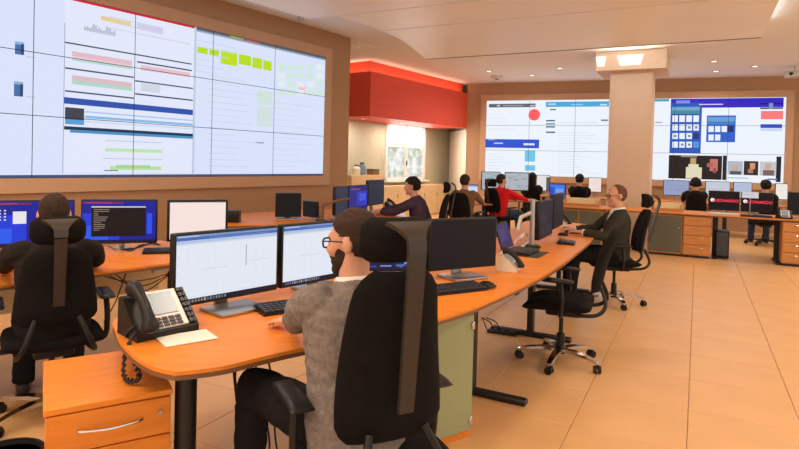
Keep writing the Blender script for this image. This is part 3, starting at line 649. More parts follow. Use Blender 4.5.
tag(MB().tube(cord, .0058, 6).build('phone_cord', 'cable'), 'coiled black phone cord hanging over the rounded desk end', 'cord')
pp = at(182, 338, .742); t = tag(MB().box((0, 0, .0015), (.21, .15, .003)).build('paper_sheet', 'paper', None, None), 'white paper sheet lying beside the large desk phone', 'paper'); t.location = pp+V((.02, 0, 0)); t.rotation_euler = (0, 0, R(38))
keyboard('black keyboard under the hands of the person in grey sweater', at(300, 307.5, .741), -35)
keyboard('black keyboard in front of switched-off dark monitor', at(451, 291, .741), -30)
mouse('black mouse on desk beside the glass cabinet corner', at(487, 287.5, .741), -35)
phone('beige edged desk phone beside switched-off dark monitor', at(507, 271, .741)+V((.02, .06, 0)), -70, .85, body='beige_plastic')
# laptop on a grey mat
lpos = at(522, 253, .741)
t = tag(MB().rbox((0, 0, .002), (.36, .30, .004), .001, 1).build('desk_mat', 'slate'), 'grey desk mat under the open laptop', 'desk mat'); t.location = lpos+V((.03, -.02, 0)); t.rotation_euler = (0, 0, hd(-62))
t = thing('laptop', 'open dark laptop with purple screen beside the monitor arm pole', 'laptop', lpos+V((.0, .03, .004)), hd(-62))
MB().rbox((0, 0, .012), (.34, .23, .02), .005).build('base', 'black_plastic', t)
k = MB()
for r_ in range(5):
    for c_ in range(13): k.box((-.144+c_*.024, -.04+r_*.026, .0235), (.02, .021, .004))
k.build('keys', 'slate', t, None)['kind'] = 'stuff'
LM = Matrix.Translation((0, .115, .02)) @ Matrix.Rotation(R(-18), 4, 'X')
MB().rbox((0, .005, .12), (.34, .01, .23), .004, 1, LM).build('lid', 'black_plastic', t)
s_ = screen_mesh('screen', [(0, 0, .31, .2, (58, 44, 92)), (.02, .05, .2, .16, (72, 56, 112)), (.1, .02, .28, .06, (50, 40, 84))], .31, .2, t); s_.matrix_local = LM @ Matrix.Translation((-.155, -.001, .02))
# monitor arm with two side-on monitors for the man in the suit
ap = at(531.5, 247, .741)
t = thing('pole_stand', 'silver pole monitor arm standing on curved desk', 'monitor arm', ap)
MB().tube([(0, 0, .015), (0, 0, .44)], .022, 14).build('pole', 'steel', t); MB().rbox((0, 0, .01), (.14, .14, .018), .006).build('base', 'black_plastic', t)
MB().tube([(0, 0, .32), (-.10, .02, .27), (-.13, .0, .15)], .02, 10).build('arm', 'silver', t); mm = V((1.43, 5.54, .98))+V((-.894, .447, 0))*.06; MB().tube([(0, 0, .26), (mm-ap).to_tuple()], .016, 10).build('arm', 'steel', t)
monitor('slim dark monitor seen edge-on beside the arm pole', (1.30, 5.28), (1.56, 5.80), .80, .36, rects_rand(5, 20, (.05, .1, .9, .9), [(44, 48, 62), (36, 40, 52)], .1, .4, .05, .2), (30, 32, 42), 'none', group='edge-on monitors')
monitor('slim dark monitor behind the edge-on one facing the person in suit', (1.58, 5.84), (1.82, 6.34), .84, .36, None, (28, 30, 40), 'arm', group='edge-on monitors')
keyboard('black keypad on curved desk near the edge-on monitors', at(566.5, 243.5, .741), -70, .22, .16)
mouse('dark mouse next to keypad on curved desk', at(563, 236, .741), -70)
keyboard('dark keyboard under the hands of the person in suit', at(571, 231.5, .741), -78, .42, .15)
phone('beige edged desk phone in front of the person in suit', at(560, 226, .741), -80, .9, body='beige_plastic')
for k in range(3): cable('white cable coiled at the foot of the silver pole', [at(514+3*k, 244, .746), at(518+2*k, 238, .80+.03*k), at(525, 233, .86-.02*k), at(528+k, 240, .78), at(521, 246+k, .747)], .006, m='white')['group'] = 'white cables at the pole'
# cables and floor box under the main desk
g = random.Random(9)
for k in range(4):
    x = -.62+.05*k; cable('loose black cable hanging under the curved desk end', [(x-.14, 2.62, .70), (x-.1+g.uniform(-.05, .05), 2.60, .45), (x-.05+g.uniform(-.06, .06), 2.58, .2), (x+g.uniform(-.05, .1), 2.50+g.uniform(-.1, .1), .02), (x+.22, 2.42+.05*k, .006)], .0045)['group'] = 'cables under the curved desk end'
t = thing('power_strip', 'black floor power box under the curved desk', 'power strip', at(503, 333, .0)); t.rotation_euler = (0, 0, R(-25))
MB().rbox((0, 0, .012), (.26, .13, .024), .006).build('case', 'black_plastic', t)
for k in range(3): MB().rbox((-.08+k*.08, 0, .026), (.045, .045, .006), .003, 1).build('socket', 'slate', t)
for k in range(3): cable('tangled cable at the floor power box', [at(485+g.uniform(-5, 8), 318, .25), at(484+6*k, 322, .12), at(488+6*k, 330, .02), at(497+4*k, 331, .03)], .005)['group'] = 'cables at the floor power box'
# ------------------------------------------------------------------ left desk
dL = V((.62, .785, 0)).normalized(); nL = V((-dL.y, dL.x, 0)); fL = V((-1.9, 3.67, 0))
pL = [fL-dL*2.4, fL+dL*1.0, fL+dL*1.0+nL*1.05, fL-dL*2.4+nL*1.05]
ld, lo = desk_top('straight_desk', 'straight wood desk under blue monitors in front of the large video wall', [(p.x, p.y) for p in pL])
for s_ in (-1.6, .8): foot_leg(ld, lo, (fL+dL*s_+nL*.5)[:2], -38, .8)
MB().tube([fL+dL*.38+nL*.05-lo+V((0, 0, .69)), fL+dL*.98+nL*.05-lo+V((0, 0, .69))], .02, 10).build('rail', 'silver', ld)
MB().prism([(p-lo)[:2] for p in (fL-dL*2.2+nL*.9, fL+dL*.9+nL*.9, fL+dL*.9+nL*.92, fL-dL*2.2+nL*.92)], .35, .70).build('modesty_panel', 'pale_wood', ld, None)
blue = [(0, 0, 1, 1, (22, 30, 150))]
def bluescreen(seed, term=False):
    g = random.Random(seed); r = [(0, .3, .5, 1, (30, 60, 215)), (.0, .6, .35, 1, (40, 90, 235)), (0, .02, .55, .07, (120, 40, 90)), (.05, .035, .4, .055, (190, 60, 110)), (0, .94, 1, 1, (20, 24, 60))]
    if term:
        r += [(.12, .16, .86, .86, (20, 16, 20)), (.12, .13, .86, .16, (205, 200, 200))]+[(.15, .2+i*.045, .15+g.uniform(.05, .22), .215+i*.045, (150, 130, 120)) for i in range(12)]+[(.88, .3, .95, .8, (40, 80, 240))]
    else:
        r += [(.12+i*.05, .18+j*.07, .14+i*.05, .21+j*.07, (225, 225, 240)) for i in range(4) for j in range(4)]+[(.36, .22, .5, .5, (230, 228, 232))]+[(.9, .1+j*.1, .93, .14+j*.1, (220, 220, 235)) for j in range(6)]
    return r
monitor('blue desktop monitor with small icons in front of person in black', (-2.99, 4.05), (-2.455, 4.355), .80, .345, bluescreen(1), (24, 32, 150), 'arm')
monitor('blue monitor with dark terminal window beside pale blank monitor', (-2.435, 4.40), (-1.915, 4.56), .80, .345, bluescreen(2, True), (24, 32, 150), 'arm')
monitor('pale pink blank monitor on the straight desk', (-1.86, 4.62), (-1.43, 4.82), .80, .34, [(0, 0, 1, .02, (200, 190, 190))], (246, 226, 220), 'arm', bezel=.02)
keyboard('black keyboard lying before the pale blank monitor', at(165, 252.5, .741), -20, .32, .13)
for k in range(3): cable('thin black cable looped on straight desk', [at(108+6*k, 246, .746), at(122+4*k, 249+k, .746), at(140, 247-k, .746), at(152, 242+k, .746), at(160, 245, .746)], .004)['group'] = 'cables on the straight desk'
for k in range(3): cable('thin black cable sagging below straight desk edge', [at(100+8*k, 275, .66), at(125+6*k, 281+4*k, .52), at(150, 279+5*k, .5), at(172, 272, .64)], .004)['group'] = 'cables below the straight desk'
cable('black cable running down to floor from straight desk', [at(127, 270, .69), at(120, 290, .5), at(114, 305, .3), at(104, 322, .01)], .005)
# ------------------------------------------------------------------ middle desk (man in purple)
pM = [at(220, 225, .74), at(300, 224, .74), at(372, 224, .74), at(404, 223, .74), at(408, 218, .74), at(402, 210.5, .74), at(372, 208, .74), at(300, 210, .74), at(232, 214, .74)]
md, mo2 = desk_top('middle_desk', 'wood desk with black monitors used by the person in purple', [(p.x, p.y) for p in pM])
for px in (240, 330, 388): foot_leg(md, mo2, at(px, 219, .74)[:2], 10, .9)
monitor('small square black blank monitor on the middle desk', at(275, 219.5, .74)[:2], at(301, 219.5, .74)[:2], .77, .30, None, (18, 17, 20))
monitor('tilted black monitor on arm beside small black monitor', at(302.5, 218.5, .74)[:2], at(316, 220.5, .74)[:2], .77, .20, None, (26, 26, 30), 'arm')
t = thing('pole_stand', 'bent brown metal monitor arm on the middle desk', 'monitor arm', at(321, 221, .741))
MB().tube([(0, 0, .0), (.02, 0, .20), (.22, .02, .26), (.34, .02, .28)], [.03, .022, .018, .018], 10).build('arm', 'edge', t); MB().rbox((0, 0, .008), (.12, .12, .016), .005).build('base', 'black_plastic', t)
t = tag(MB().rbox((0, 0, .07), (.2, .14, .14), .01).build('speaker_box', 'black_plastic'), 'small black box behind pale blank monitor', 'box'); t.location = at(231, 222, .741)
A = lambda u, y: V((ray(u, 200).x/ray(u, 200).y*y, y, 0))
monitor('grey backed monitor at the edge of the purple and blue one', A(335.5, 7.15)[:2], A(348, 7.5)[:2], .80, .36, None, (52, 58, 74), 'desk')
monitor('purple and blue monitor facing the person in purple', A(348.5, 7.52)[:2], A(367.5, 8.0)[:2], .80, .36, [(0, 0, .4, 1, (52, 48, 130)), (.4, .2, 1, .8, (50, 60, 180)), (.55, .3, .9, .6, (70, 90, 220)), (.1, .1, .6, .14, (150, 90, 120))], (44, 38, 110))
monitor('dark monitor in front of the face of person in purple', A(368, 8.02)[:2], A(384, 8.5)[:2], .86, .36, None, (46, 50, 62))
keyboard('keyboard under the hands of the person in purple', at(392, 213, .741), -85, .42, .15)
phone('dark phone on desk behind the person in purple', at(393, 211, .741)+V((-.05, .25, 0)), -80, .9)
tag(MB().rbox((0, 0, .01), (.20, .28, .02), .003, 1).build('paper_stack', 'paper', None), 'stack of white papers on desk of person in purple', 'paper').location = at(378, 214, .741)
# ------------------------------------------------------------------ pale cabinets below the window
def wall_cab(u0, u1, z, dep, name, label, doors):
    a = on_plane(u0, 190, W0+LN*dep, LN); b = on_plane(u1, 190, W0+LN*dep, LN); W_ = (b-a).length
    t = thing(name, label, 'cabinet', (a.x, a.y, 0), ang)
    MB().box((W_/2, dep/2-.005, z/2), (W_-.01, dep-.03, z-.02)).build('body', 'pale_wood', t, None); MB().box((W_/2, dep/2-.005, z-.0), (W_, dep-.02, .025)).build('top', 'pale_wood', t, None)
    for k in range(doors):
        d_ = MB().rbox((W_*(k+.5)/doors, -.0, z/2-.0), (W_/doors-.012, .02, z-.06), .003, 1).build('door', 'pale_wood', t)
        MB().rbox((W_*(k+.9)/doors, -.02, z*.7), (.014, .02, .1), .004, 1).build('handle', 'steel', d_)
    return a, b
ca, cb = wall_cab(351, 383, 1.13, .42, 'tall_cabinet', 'taller pale wood cabinet with bottles on top beside the window', 2)
wall_cab(384, 449, .84, .42, 'low_cabinet', 'long low pale wood cabinet under the window', 5)
for k, (u, hgt, m_, lab) in enumerate(((356.5, .24, 'beige_plastic', 'pale jar on tall pale cabinet'), (362, .30, 'blue_bottle', 'blue bottle on tall pale cabinet'))):
    p = on_plane(u, 170, W0+LN*.22, LN); t = thing('bottle' if k else 'jar', lab, 'bottle' if k else 'jar', (p.x, p.y, 1.143))
    MB().lathe([(.09, 0), (.095, .02), (.095, hgt*.65), (.05, hgt*.85), (.05, hgt*.9)], 18).build('body', m_, t); MB().lathe([(.055, hgt*.88), (.055, hgt)], 14).build('cap', 'slate', t)
p = on_plane(373, 172, W0+LN*.22, LN); t = thing('storage_box', 'brown box with dark lid on tall pale cabinet', 'box', (p.x, p.y, 1.143), ang)
MB().rbox((0, 0, .06), (.26, .2, .12), .005, 1).build('body', 'edge', t); MB().rbox((0, 0, .13), (.27, .21, .02), .005, 1).build('lid', 'slate', t)
# ------------------------------------------------------------------ counter row in front of the pillar
cO = V((2.95, 10.62, 0)); cD = G2; cN = G1
def cp_(s, d=0): return cO+cD*s+cN*d
pC = [cp_(-.05), cp_(4.3), cp_(4.3, .85), cp_(-.05, .85)]
cd, cdo = desk_top('counter_desk', 'long straight wood counter with two black and red monitors before the pillar', [(p.x, p.y) for p in pC], m='wood')
def ctr(u, v=211, z=.74):       # distance along the counter of the image column u
    r = ray(u, v); n = cN; k = (cO-V((0, 0, CAM_H))).dot(n)/r.dot(n); return (V((r.x*k, r.y*k, 0))-cO).dot(cD)
def unit(u0, u1, name, label, kind, z=.70):
    a, b = ctr(u0), ctr(u1); W_ = b-a; p = cp_((a+b)/2, .03); t = thing(name, label, 'cabinet' if kind != 'drawers' else 'drawers', p, GZ)
    MB().box((0, .3, z/2+.02), (W_-.005, .58, z-.045)).build('body', 'wood_counter', t, None); MB().box((0, .3, .02), (W_-.04, .5, .04)).build('plinth', 'black', t, None)
    if kind == 'glass':
        for k in range(1 if W_ < .7 else 2):
            n = 1 if W_ < .7 else 2; w_ = W_/n; d_ = MB().rbox((-W_/2+w_*(k+.5), .0, z/2+.02), (w_-.03, .014, z-.09), .003, 1).build('door', 'glass_dark', t)
            MB().tube([(-W_/2+w_*(k+.9), -.005, z*.7), (-W_/2+w_*(k+.9), -.03, z*.7)], .012, 10).build('knob', 'steel', d_)
    else:
        for k in range(4):
            h_ = (z-.06)/4; zc = .06+h_*(k+.5); d_ = MB().rbox((0, .0, zc), (W_-.02, .018, h_-.008), .003, 1).build('drawer', 'wood_counter', t)
            MB().tube(catmull([(-.09, -.005, zc+.03), (0, -.025, zc+.028), (.09, -.005, zc+.03)], 4), .005, 6).build('handle', 'chrome', d_)
    return t
unit(556, 602, 'counter_cabinet', 'dark glass fronted cabinet under counter end with sloping wooden tray', 'glass')
unit(648, 683, 'counter_cabinet', 'dark glass fronted cabinet beside the counter drawers', 'glass')
unit(683.5, 712, 'drawer_cabinet', 'wooden four drawer unit under the counter', 'drawers')
unit(783, 812, 'drawer_cabinet', 'wooden drawer unit under the far end of counter beyond the open kneehole', 'drawers')
t = thing('computer_tower', 'black computer tower on floor beside counter drawers', 'computer', cp_(ctr(724), .2), GZ)
MB().rbox((0, .22, .24), (.2, .44, .44), .008).build('case', 'black_plastic', t); MB().box((0, -.002, .25), (.16, .006, .38)).build('front_panel', 'slate', t, None)
foot_leg(cd, cdo, cp_(ctr(716.5), .4)[:2], 27, .6); foot_leg(cd, cdo, cp_(ctr(781), .4)[:2], 27, .6)
def tray(u0, u1, label):
    a, b = ctr(u0), ctr(u1); W_ = b-a; t = thing('desk_tray', label, 'tray', cp_((a+b)/2, .08)+V((0, 0, .741)), GZ)
    MB().box((0, .17, .008), (W_, .34, .016)).build('bottom', 'pale_wood', t, None); MB().box((0, .006, .035), (W_, .014, .055)).build('front_board', 'wood_counter', t, None); MB().box((0, .334, .08), (W_, .014, .145)).build('back_board', 'pale_wood', t, None)
    for sx in (-1, 1): MB().add([(sx*W_/2-sx*.007+e, y, z) for e in (-.007, .007) for y, z in ((0, .008), (.34, .008), (.34, .152), (0, .062))], [(0, 1, 2, 3), (7, 6, 5, 4), (0, 4, 5, 1), (1, 5, 6, 2), (2, 6, 7, 3), (3, 7, 4, 0)]).build('side_board', 'wood_counter', t, None)
    MB().box((0, .17, .03), (W_*.7, .24, .02)).build('papers', 'paper', t, None)
tray(561, 597, 'sloping wooden tray at the counter end near the small blue monitor'); tray(652.5, 683, 'wooden tray on counter above the dark glass cabinet')
def brand_monitor(u0, u1, label, zb_=.80, h=.33, d=.42):
    a, b = ctr(u0), ctr(u1); p, q = cp_(a, d), cp_(b, d)
    k = p.length/cp_(a).length; p, q = cp_(a*1.0, d), cp_(b, d)
    m_ = monitor(label, p[:2], q[:2], zb_, h, [(.1, .38, .95, .62, (34, 12, 20)), (0, .92, 1, 1, (24, 14, 18))], (18, 10, 14), group='black monitors with red lettering')
    W_ = (q-p).length
    text('LEONARDO', .066, 'text_red', m_, (.04, -.004, zb_-.74+h*.5), 'lettering', bold=.0005)
    MB().lathe([(.028, -.001), (.028, .001)], 20, Matrix.Translation((-W_/2+.06, -.003, zb_-.74+h*.52)) @ Matrix.Rotation(PI/2, 4, 'X')).build('emblem', 'text_white', m_, None)
    MB().lathe([(.014, -.001), (.014, .001)], 20, Matrix.Translation((-W_/2+.064, -.0045, zb_-.74+h*.5)) @ Matrix.Rotation(PI/2, 4, 'X')).build('emblem_core', 'text_red', m_, None)
brand_monitor(708.5, 741, 'black monitor with red lettering nearer the drawer unit')
brand_monitor(742.5, 776, 'black monitor with red lettering behind the white card')
t = thing('glow_card', 'white card with added glow propped in front of black and red monitor', 'glow_card', cp_(ctr(751), .24)+V((0, 0, .741)), GZ)
MB().rbox((0, .006, .345), (.235, .012, .105), .003, 1).build('case', 'silver', t); MB().tube([(0, .01, .0), (0, .01, .295)], .008, 8).build('stem', 'steel', t); MB().lathe([(.05, 0), (.05, .01)], 16).build('foot', 'steel', t)
s_ = screen_mesh('screen', [(0, 0, .22, .09, (205, 206, 216)), (.02, .05, .15, .06, (170, 172, 186))], .22, .09, t); s_.location = (-.11, -.0015, .30)  # face of the white card, glow added so it reads bright
keyboard('pale keyboard before the first black and red monitor', cp_(ctr(724), .2)+V((0, 0, .741)), 27.4, .44, .14, 'silver', 'white')
keyboard('black keyboard before the second black and red monitor', cp_(ctr(757), .095)+V((0, 0, .741)), 27.4, .44, .14)
phone('black desk phone on counter past the second red lettered monitor', cp_(ctr(785), .1)+V((0, 0, .741)), 27.4, .9)
phone('black desk phone on counter beside the pillar', cp_(ctr(656), .62)+V((0, 0, .741)), 27.4, .8)
monitor('dark blank monitor at the far end of the counter', cp_(ctr(790), .3)[:2], cp_(ctr(822), .3)[:2], .80, .36, None, (20, 19, 24))
# ------------------------------------------------------------------ far desk row under the back video wall
fO = V((3.2, 14.1, 0)); fD = BD; fN = V((-BD.y, BD.x, 0))
pF = [fO, fO+fD*6.6, fO+fD*6.6+fN*.8, fO+fN*.8]
fd, fdo = desk_top('far_desk', 'wood desk row right below the back video wall', [(p.x, p.y) for p in pF])
for s_ in (.3, 2.2, 4.3, 6.3): foot_leg(fd, fdo, (fO+fD*s_+fN*.4)[:2], 20, .6)
def fpt(u, d): 
    r = ray(u, 195); p0 = fO+fN*d; k = (p0-V((0, 0, CAM_H))).dot(fN)/r.dot(fN); return V((r.x*k, r.y*k, 0))
for u0, u1, bg, lab in ((588, 601.5, (240, 222, 214), 'pale screen monitor beside the person in black near pillar'), (663, 689, (150, 160, 196), 'bluish monitor beside the person wearing headphones'), (705, 730, (196, 200, 214), 'pale grey monitor between the two people under the back video wall'), (733, 752, (176, 190, 214), 'pale blue monitor next to the pale grey one under the back video wall'), (775, 788, (238, 232, 226), 'white screen monitor beside the person near the wall edge')):
    monitor(lab, fpt(u0, .45)[:2], fpt(u1, .45)[:2], .86, .36, rects_rand(int(u0), 14, (.05, .1, .95, .9), [tuple(max(0, c-22) for c in bg), tuple(max(0, c-10) for c in bg)], .1, .5, .01, .03), bg)
# ------------------------------------------------------------------ mid row: red shirt man and neighbours
t2, t2o = desk_top('operator_desk', 'wood desk used by the person in the red shirt', [p[:2] for p in (V((1.9, 11.9, 0)), V((2.95, 11.98, 0)), V((2.95, 12.73, 0)), V((1.9, 12.65, 0)))])
for x in (2.05, 2.8): foot_leg(t2, t2o, (x, 12.3), 0, .6)
monitor('grey monitor behind the head of person in red shirt', A(504, 12.5)[:2], A(528.5, 12.45)[:2], .92, .40, rects_rand(7, 40, (.05, .05, .95, .95), [(120, 130, 140), (150, 158, 168), (170, 176, 184)], .05, .3, .02, .05), (176, 182, 190), bezel=.018)
monitor('dark framed monitor at shoulder of person in red shirt', A(481, 12.4)[:2], A(500, 12.5)[:2], .92, .40, rects_rand(8, 20, (.05, .05, .95, .95), [(150, 160, 170), (120, 130, 142)], .05, .3, .02, .05), (168, 180, 190))
t3, t3o = desk_top('corner_desk', 'small wood desk with blue white screen in the corner', [p[:2] for p in (V((.95, 10.75, 0)), V((1.75, 10.75, 0)), V((1.75, 11.45, 0)), V((.95, 11.45, 0)))])
for x in (1.05, 1.65): foot_leg(t3, t3o, (x, 11.1), 0, .55)
monitor('small blue white monitor in front of the person in brown', A(466, 11.2)[:2], A(478, 11.2)[:2], .82, .26, [(0, 0, 1, .12, (120, 140, 200))], (206, 214, 240))
monitor('pale monitor beside the person in black under the cyan blocks', fpt(536, .45)[:2], fpt(549.5, .45)[:2], .84, .40, [(.75, .1, 1, 1, (90, 92, 96))], (226, 222, 222))
monitor('small bright blue monitor near the sloping wooden tray', A(549, 12.2)[:2], A(565, 12.0)[:2], .80, .30, [(0, .2, .3, .8, (50, 80, 190)), (.4, .3, .9, .9, (110, 160, 245))], (70, 120, 230), zdesk=.74)
t5, t5o = desk_top('side_desk', 'small wood desk under the bright blue monitor', [p[:2] for p in (V((3.0, 11.8, 0)), V((3.65, 11.55, 0)), V((3.85, 12.1, 0)), V((3.45, 12.45, 0)))])
foot_leg(t5, t5o, (3.45, 12.0), 0, .4)
# ------------------------------------------------------------------ people
def remeshed(mb, name, voxel, it=4, wr=0., wscale=9., seed=0):
    me = mb.mesh(name+'_src'); o = bpy.data.objects.new('tmp', me); C.objects.link(o)
    m = o.modifiers.new('r', 'REMESH'); m.mode = 'VOXEL'; m.voxel_size = voxel; m.adaptivity = 0
    s_ = o.modifiers.new('s', 'SMOOTH'); s_.factor = .5; s_.iterations = it
    bpy.context.view_layer.update(); dg = bpy.context.evaluated_depsgraph_get()
    out = bpy.data.meshes.new_from_object(o.evaluated_get(dg)); bpy.data.objects.remove(o); bpy.data.meshes.remove(me)
    if wr:
        nr = [v.normal.copy() for v in out.vertices]
        for v, n in zip(out.vertices, nr):
            q = v.co*wscale+V((seed, seed*.7, 0)); a = noise.noise(V((q.x, q.y, q.z*2.2))); b_ = noise.noise(q*2.3)
            v.co += n*wr*(1-2*abs(a)+.5*b_)
    out.shade_smooth(); out.name = name; return out
def chain(mb, pts, rs, n=14, cap=True):
    """closed tapered limb with rounded ends"""
    pts = [V(p) for p in pts]; P = []; Q = []
    d0 = (pts[0]-pts[1]).normalized(); d1 = (pts[-1]-pts[-2]).normalized()
    for a in (.95, .75, .4): P.append(pts[0]+d0*rs[0]*a); Q.append(rs[0]*math.sqrt(1-a*a))
    for i in range(len(pts)): P.append(pts[i]); Q.append(rs[i])
    for a in (.4, .75, .95): P.append(pts[-1]+d1*rs[-1]*a); Q.append(rs[-1]*math.sqrt(1-a*a))
    return mb.tube(P, Q, n)
def torso(mb, P0, a, secs, n=22):
    f = a.cross(V((1, 0, 0))).normalized(); f = -f if f.y < 0 else f; rg = []
    for h, rx, ry, dy in secs: rg.append([P0+a*h+f*dy+V((1, 0, 0))*rx*math.cos(2*PI*j/n)+f*ry*math.sin(2*PI*j/n) for j in range(n)])
    return mb.rings(rg)
def ik(s, t, l1, l2, hint):
    d = t-s; L = min(d.length, (l1+l2)*.995); d = d.normalized(); x = (l1*l1-l2*l2+L*L)/(2*L); y = math.sqrt(max(0, l1*l1-x*x)); h = hint-d*hint.dot(d); h.normalize(); return s+d*x+h*y
def hand(mb, wrist, d, up, side, curl=.5):
    """side: unit vector towards the thumb"""
    d = d.normalized(); up = (up-d*up.dot(d)).normalized(); side = (side-d*side.dot(d)-up*side.dot(up)).normalized()
    rg = []
    for t, w_, h_ in ((-.02, .024, .018), (.0, .030, .018), (.03, .038, .017), (.065, .042, .016), (.085, .040, .013)): rg.append([wrist+d*t+side*w_*math.cos(2*PI*j/12)+up*h_*math.sin(2*PI*j/12) for j in range(12)])
    mb.rings(rg)
    for off, L in ((.031, .072), (.0105, .080), (-.0105, .074), (-.031, .058)):
        p = wrist+d*.076+side*off; q = [p]; a = curl*.25
        for seg, fr in ((.45, .5), (.30, .9), (.25, .9)):
            p = p+(d*math.cos(a)-up*math.sin(a))*L*seg+side*off*.06; q.append(p); a += curl*fr
        chain(mb, q, [.0095, .009, .0082, .007], 8)
    b0 = wrist+d*.022+side*.03; b1 = b0+(d*.6+side*.75-up*.1).normalized()*.035; b2 = b1+(d*.92+side*.25-up*.2).normalized()*.03; b3 = b2+(d-up*.25).normalized()*.022
    chain(mb, [b0-side*.01, b0, b1, b2, b3], [.014, .0145, .012, .010, .008], 8)
def person(label, loc, head, top, legs='trousers', skin='skin', hair='hair_brown', seat=.46, lean=4, yaw=0, nod=0, hands=((-.17, .52, .79), (.17, .52, .79)), knees=None, style='short', glasses=False, beard=False, collar=None, suit=False, headphones=False, vox=.011, sc=1.0, stand_off=0., wr=.005, seed=0, headfwd=.02, sleeve=1.0, elbow_out=.55, hand_dir=None):
    t = thing('person', label, 'person', loc, hd(head)); L = R(lean)
    a = V((0, math.sin(L), math.cos(L)))*.95; f = V((0, math.cos(L), -math.sin(L))); P0 = V((0, -.06+stand_off, seat+.085))
    sh = [P0+a*.455+V((sx*.185, 0, 0)) for sx in (-1, 1)]; nb = P0+a*.50
    HC = P0+a*.50+V((0, headfwd, .155)); HM = Matrix.Translation(HC) @ Matrix.Rotation(R(-yaw), 4, 'Z') @ Matrix.Rotation(-R(nod), 4, 'X')
    kn = knees or ((-.13, .40, seat+.08), (.13, .40, seat+.08)); ft = [V((k[0]*1.05, k[1]+.03, .085)) for k in kn]
    B = MB()
    torso(B, P0, a, [(-.10, .10, .07, 0), (-.05, .155, .11, 0), (.05, .155, .112, 0), (.16, .138, .10, .005), (.30, .155, .112, .01), (.40, .165, .10, 0), (.46, .13, .075, -.005), (.50, .062, .06, -.005)])
    chain(B, [nb-a*.04, nb+V((0, headfwd*.4, .05)), HC+V((0, -.01, -.05))], [.066, .056, .056])
    hip = [P0+V((sx*.09, .0, -.02)) for sx in (-1, 1)]; wrists = []; elb = []
    for i, sx in enumerate((-1, 1)):
        hw_ = V(hands[i]); wr_ = hw_-((hw_-sh[i]).normalized()*.0); e = ik(sh[i], wr_, .285, .255, V((sx*elbow_out, -.35, -.85))); elb.append(e); wrists.append(wr_)
        chain(B, [sh[i]-V((sx*.03, 0, -.0)), sh[i].lerp(e, .35), sh[i].lerp(e, .8), e, e.lerp(wr_, .3), e.lerp(wr_, .75), wr_], [.052, .046, .039, .037, .038, .029, .026])
        fd_ = (wr_-e).normalized(); dd = V((fd_.x*.5-sx*.12, fd_.y, min(fd_.z, -.02)*.35)).normalized()
        if hand_dir and hand_dir[i]: dd = V(hand_dir[i]).normalized()
        hand(B, wr_, dd, V((0, 0, 1)), V((-sx, .15, 0)))
        k = V(kn[i]); fo = ft[i]
        chain(B, [hip[i], hip[i].lerp(k, .5), k, k.lerp(fo, .3)+V((0, -.015, 0)), k.lerp(fo, .7), fo], [.078, .066, .044, .040, .034, .030])
        chain(B, [fo+V((0, -.03, -.045)), fo+V((0, .06, -.05)), fo+V((0, .15, -.058))], [.034, .034, .024])
    # head
    B.ell((0, -.012, .028), (.075, .097, .094), HM, 22, 14); B.ell((0, .026, -.045), (.057, .068, .072), HM, 18, 12); B.ell((0, .072, -.094), (.026, .022, .022), HM, 12, 8)
    chain(B, [HM @ V(p) for p in ((0, .088, .02), (0, .100, -.004), (0, .112, -.024))], [.009, .011, .0145], 10)
    chain(B, [HM @ V(p) for p in ((-.036, .076, .03), (0, .086, .033), (.036, .076, .03))], [.012, .012, .012], 8)
    chain(B, [HM @ V(p) for p in ((-.02, .083, -.06), (0, .091, -.058), (.02, .083, -.06))], [.008, .010, .008], 8)
    for sx in (-1, 1):
        B.ell((sx*.043, .060, -.018), (.026, .028, .03), HM, 12, 8); B.ell((sx*.079, -.006, -.002), (.010, .020, .032), HM @ Matrix.Rotation(R(sx*-12), 4, 'Z'), 12, 8)
    body = remeshed(B, 'body', min(vox, .0065) if vox < .01 else vox*.8, 3); body.materials.append(MATS[skin]); body = link('body', body, t)
    for sx in (-1, 1): MB().ell((sx*.031, .079, .006), (.013, .010, .008), HM, 12, 8).build('eye', 'eye_dark', t, 60)
    # clothes
    J = MB(); ex = .016
    hem = -.06
    torso(J, P0, a, [(hem-.03, .165+ex, .12+ex, -.005), (.03, .168+ex, .124+ex, 0), (.16, .155+ex, .115+ex, .008), (.30, .168+ex, .122+ex, .012), (.40, .172+ex, .108+ex, 0), (.46, .14+ex, .083+ex*.7, -.004), (.50, .078, .074, -.004), (.525, .068, .068, -.002)])
    for i, sx in enumerate((-1, 1)):
        e = elb[i]; w2 = e.lerp(wrists[i], .92*sleeve)
        chain(J, [sh[i]-V((sx*.04, 0, .0)), sh[i].lerp(e, .3), sh[i].lerp(e, .75), e, e.lerp(w2, .3), e.lerp(w2, .75)], [.062, .062, .054, .052, .050, .042], 16)
        J.tube([e.lerp(w2, .6), e.lerp(w2, .9), w2], [.043, .038, .036], 14)
    jm = remeshed(J, 'top', vox, 4, wr, 9, seed); jm.materials.append(MATS[top]); link('jacket' if suit else 'sweater', jm, t)
    T = MB(); torso(T, P0, a, [(-.115, .11, .09, .02), (-.07, .172, .128, .01), (.0, .172, .13, 0), (.07, .165, .125, 0)])
    for i in range(2):
        k = V(kn[i]); fo = ft[i]
        chain(T, [hip[i]+V((0, .02, 0)), hip[i].lerp(k, .5), hip[i].lerp(k, .9), k+V((0, .01, -.01))], [.094, .088, .076, .07], 16); T.tube([k+V((0, 0, .02)), k.lerp(fo, .35), k.lerp(fo, .8), fo+V((0, 0, -.015))], [.066, .066, .058, .060], 14)
    tm = remeshed(T, 'trousers', vox*1.1, 4, wr, 8, seed+3); tm.materials.append(MATS[legs]); link('trousers', tm, t)
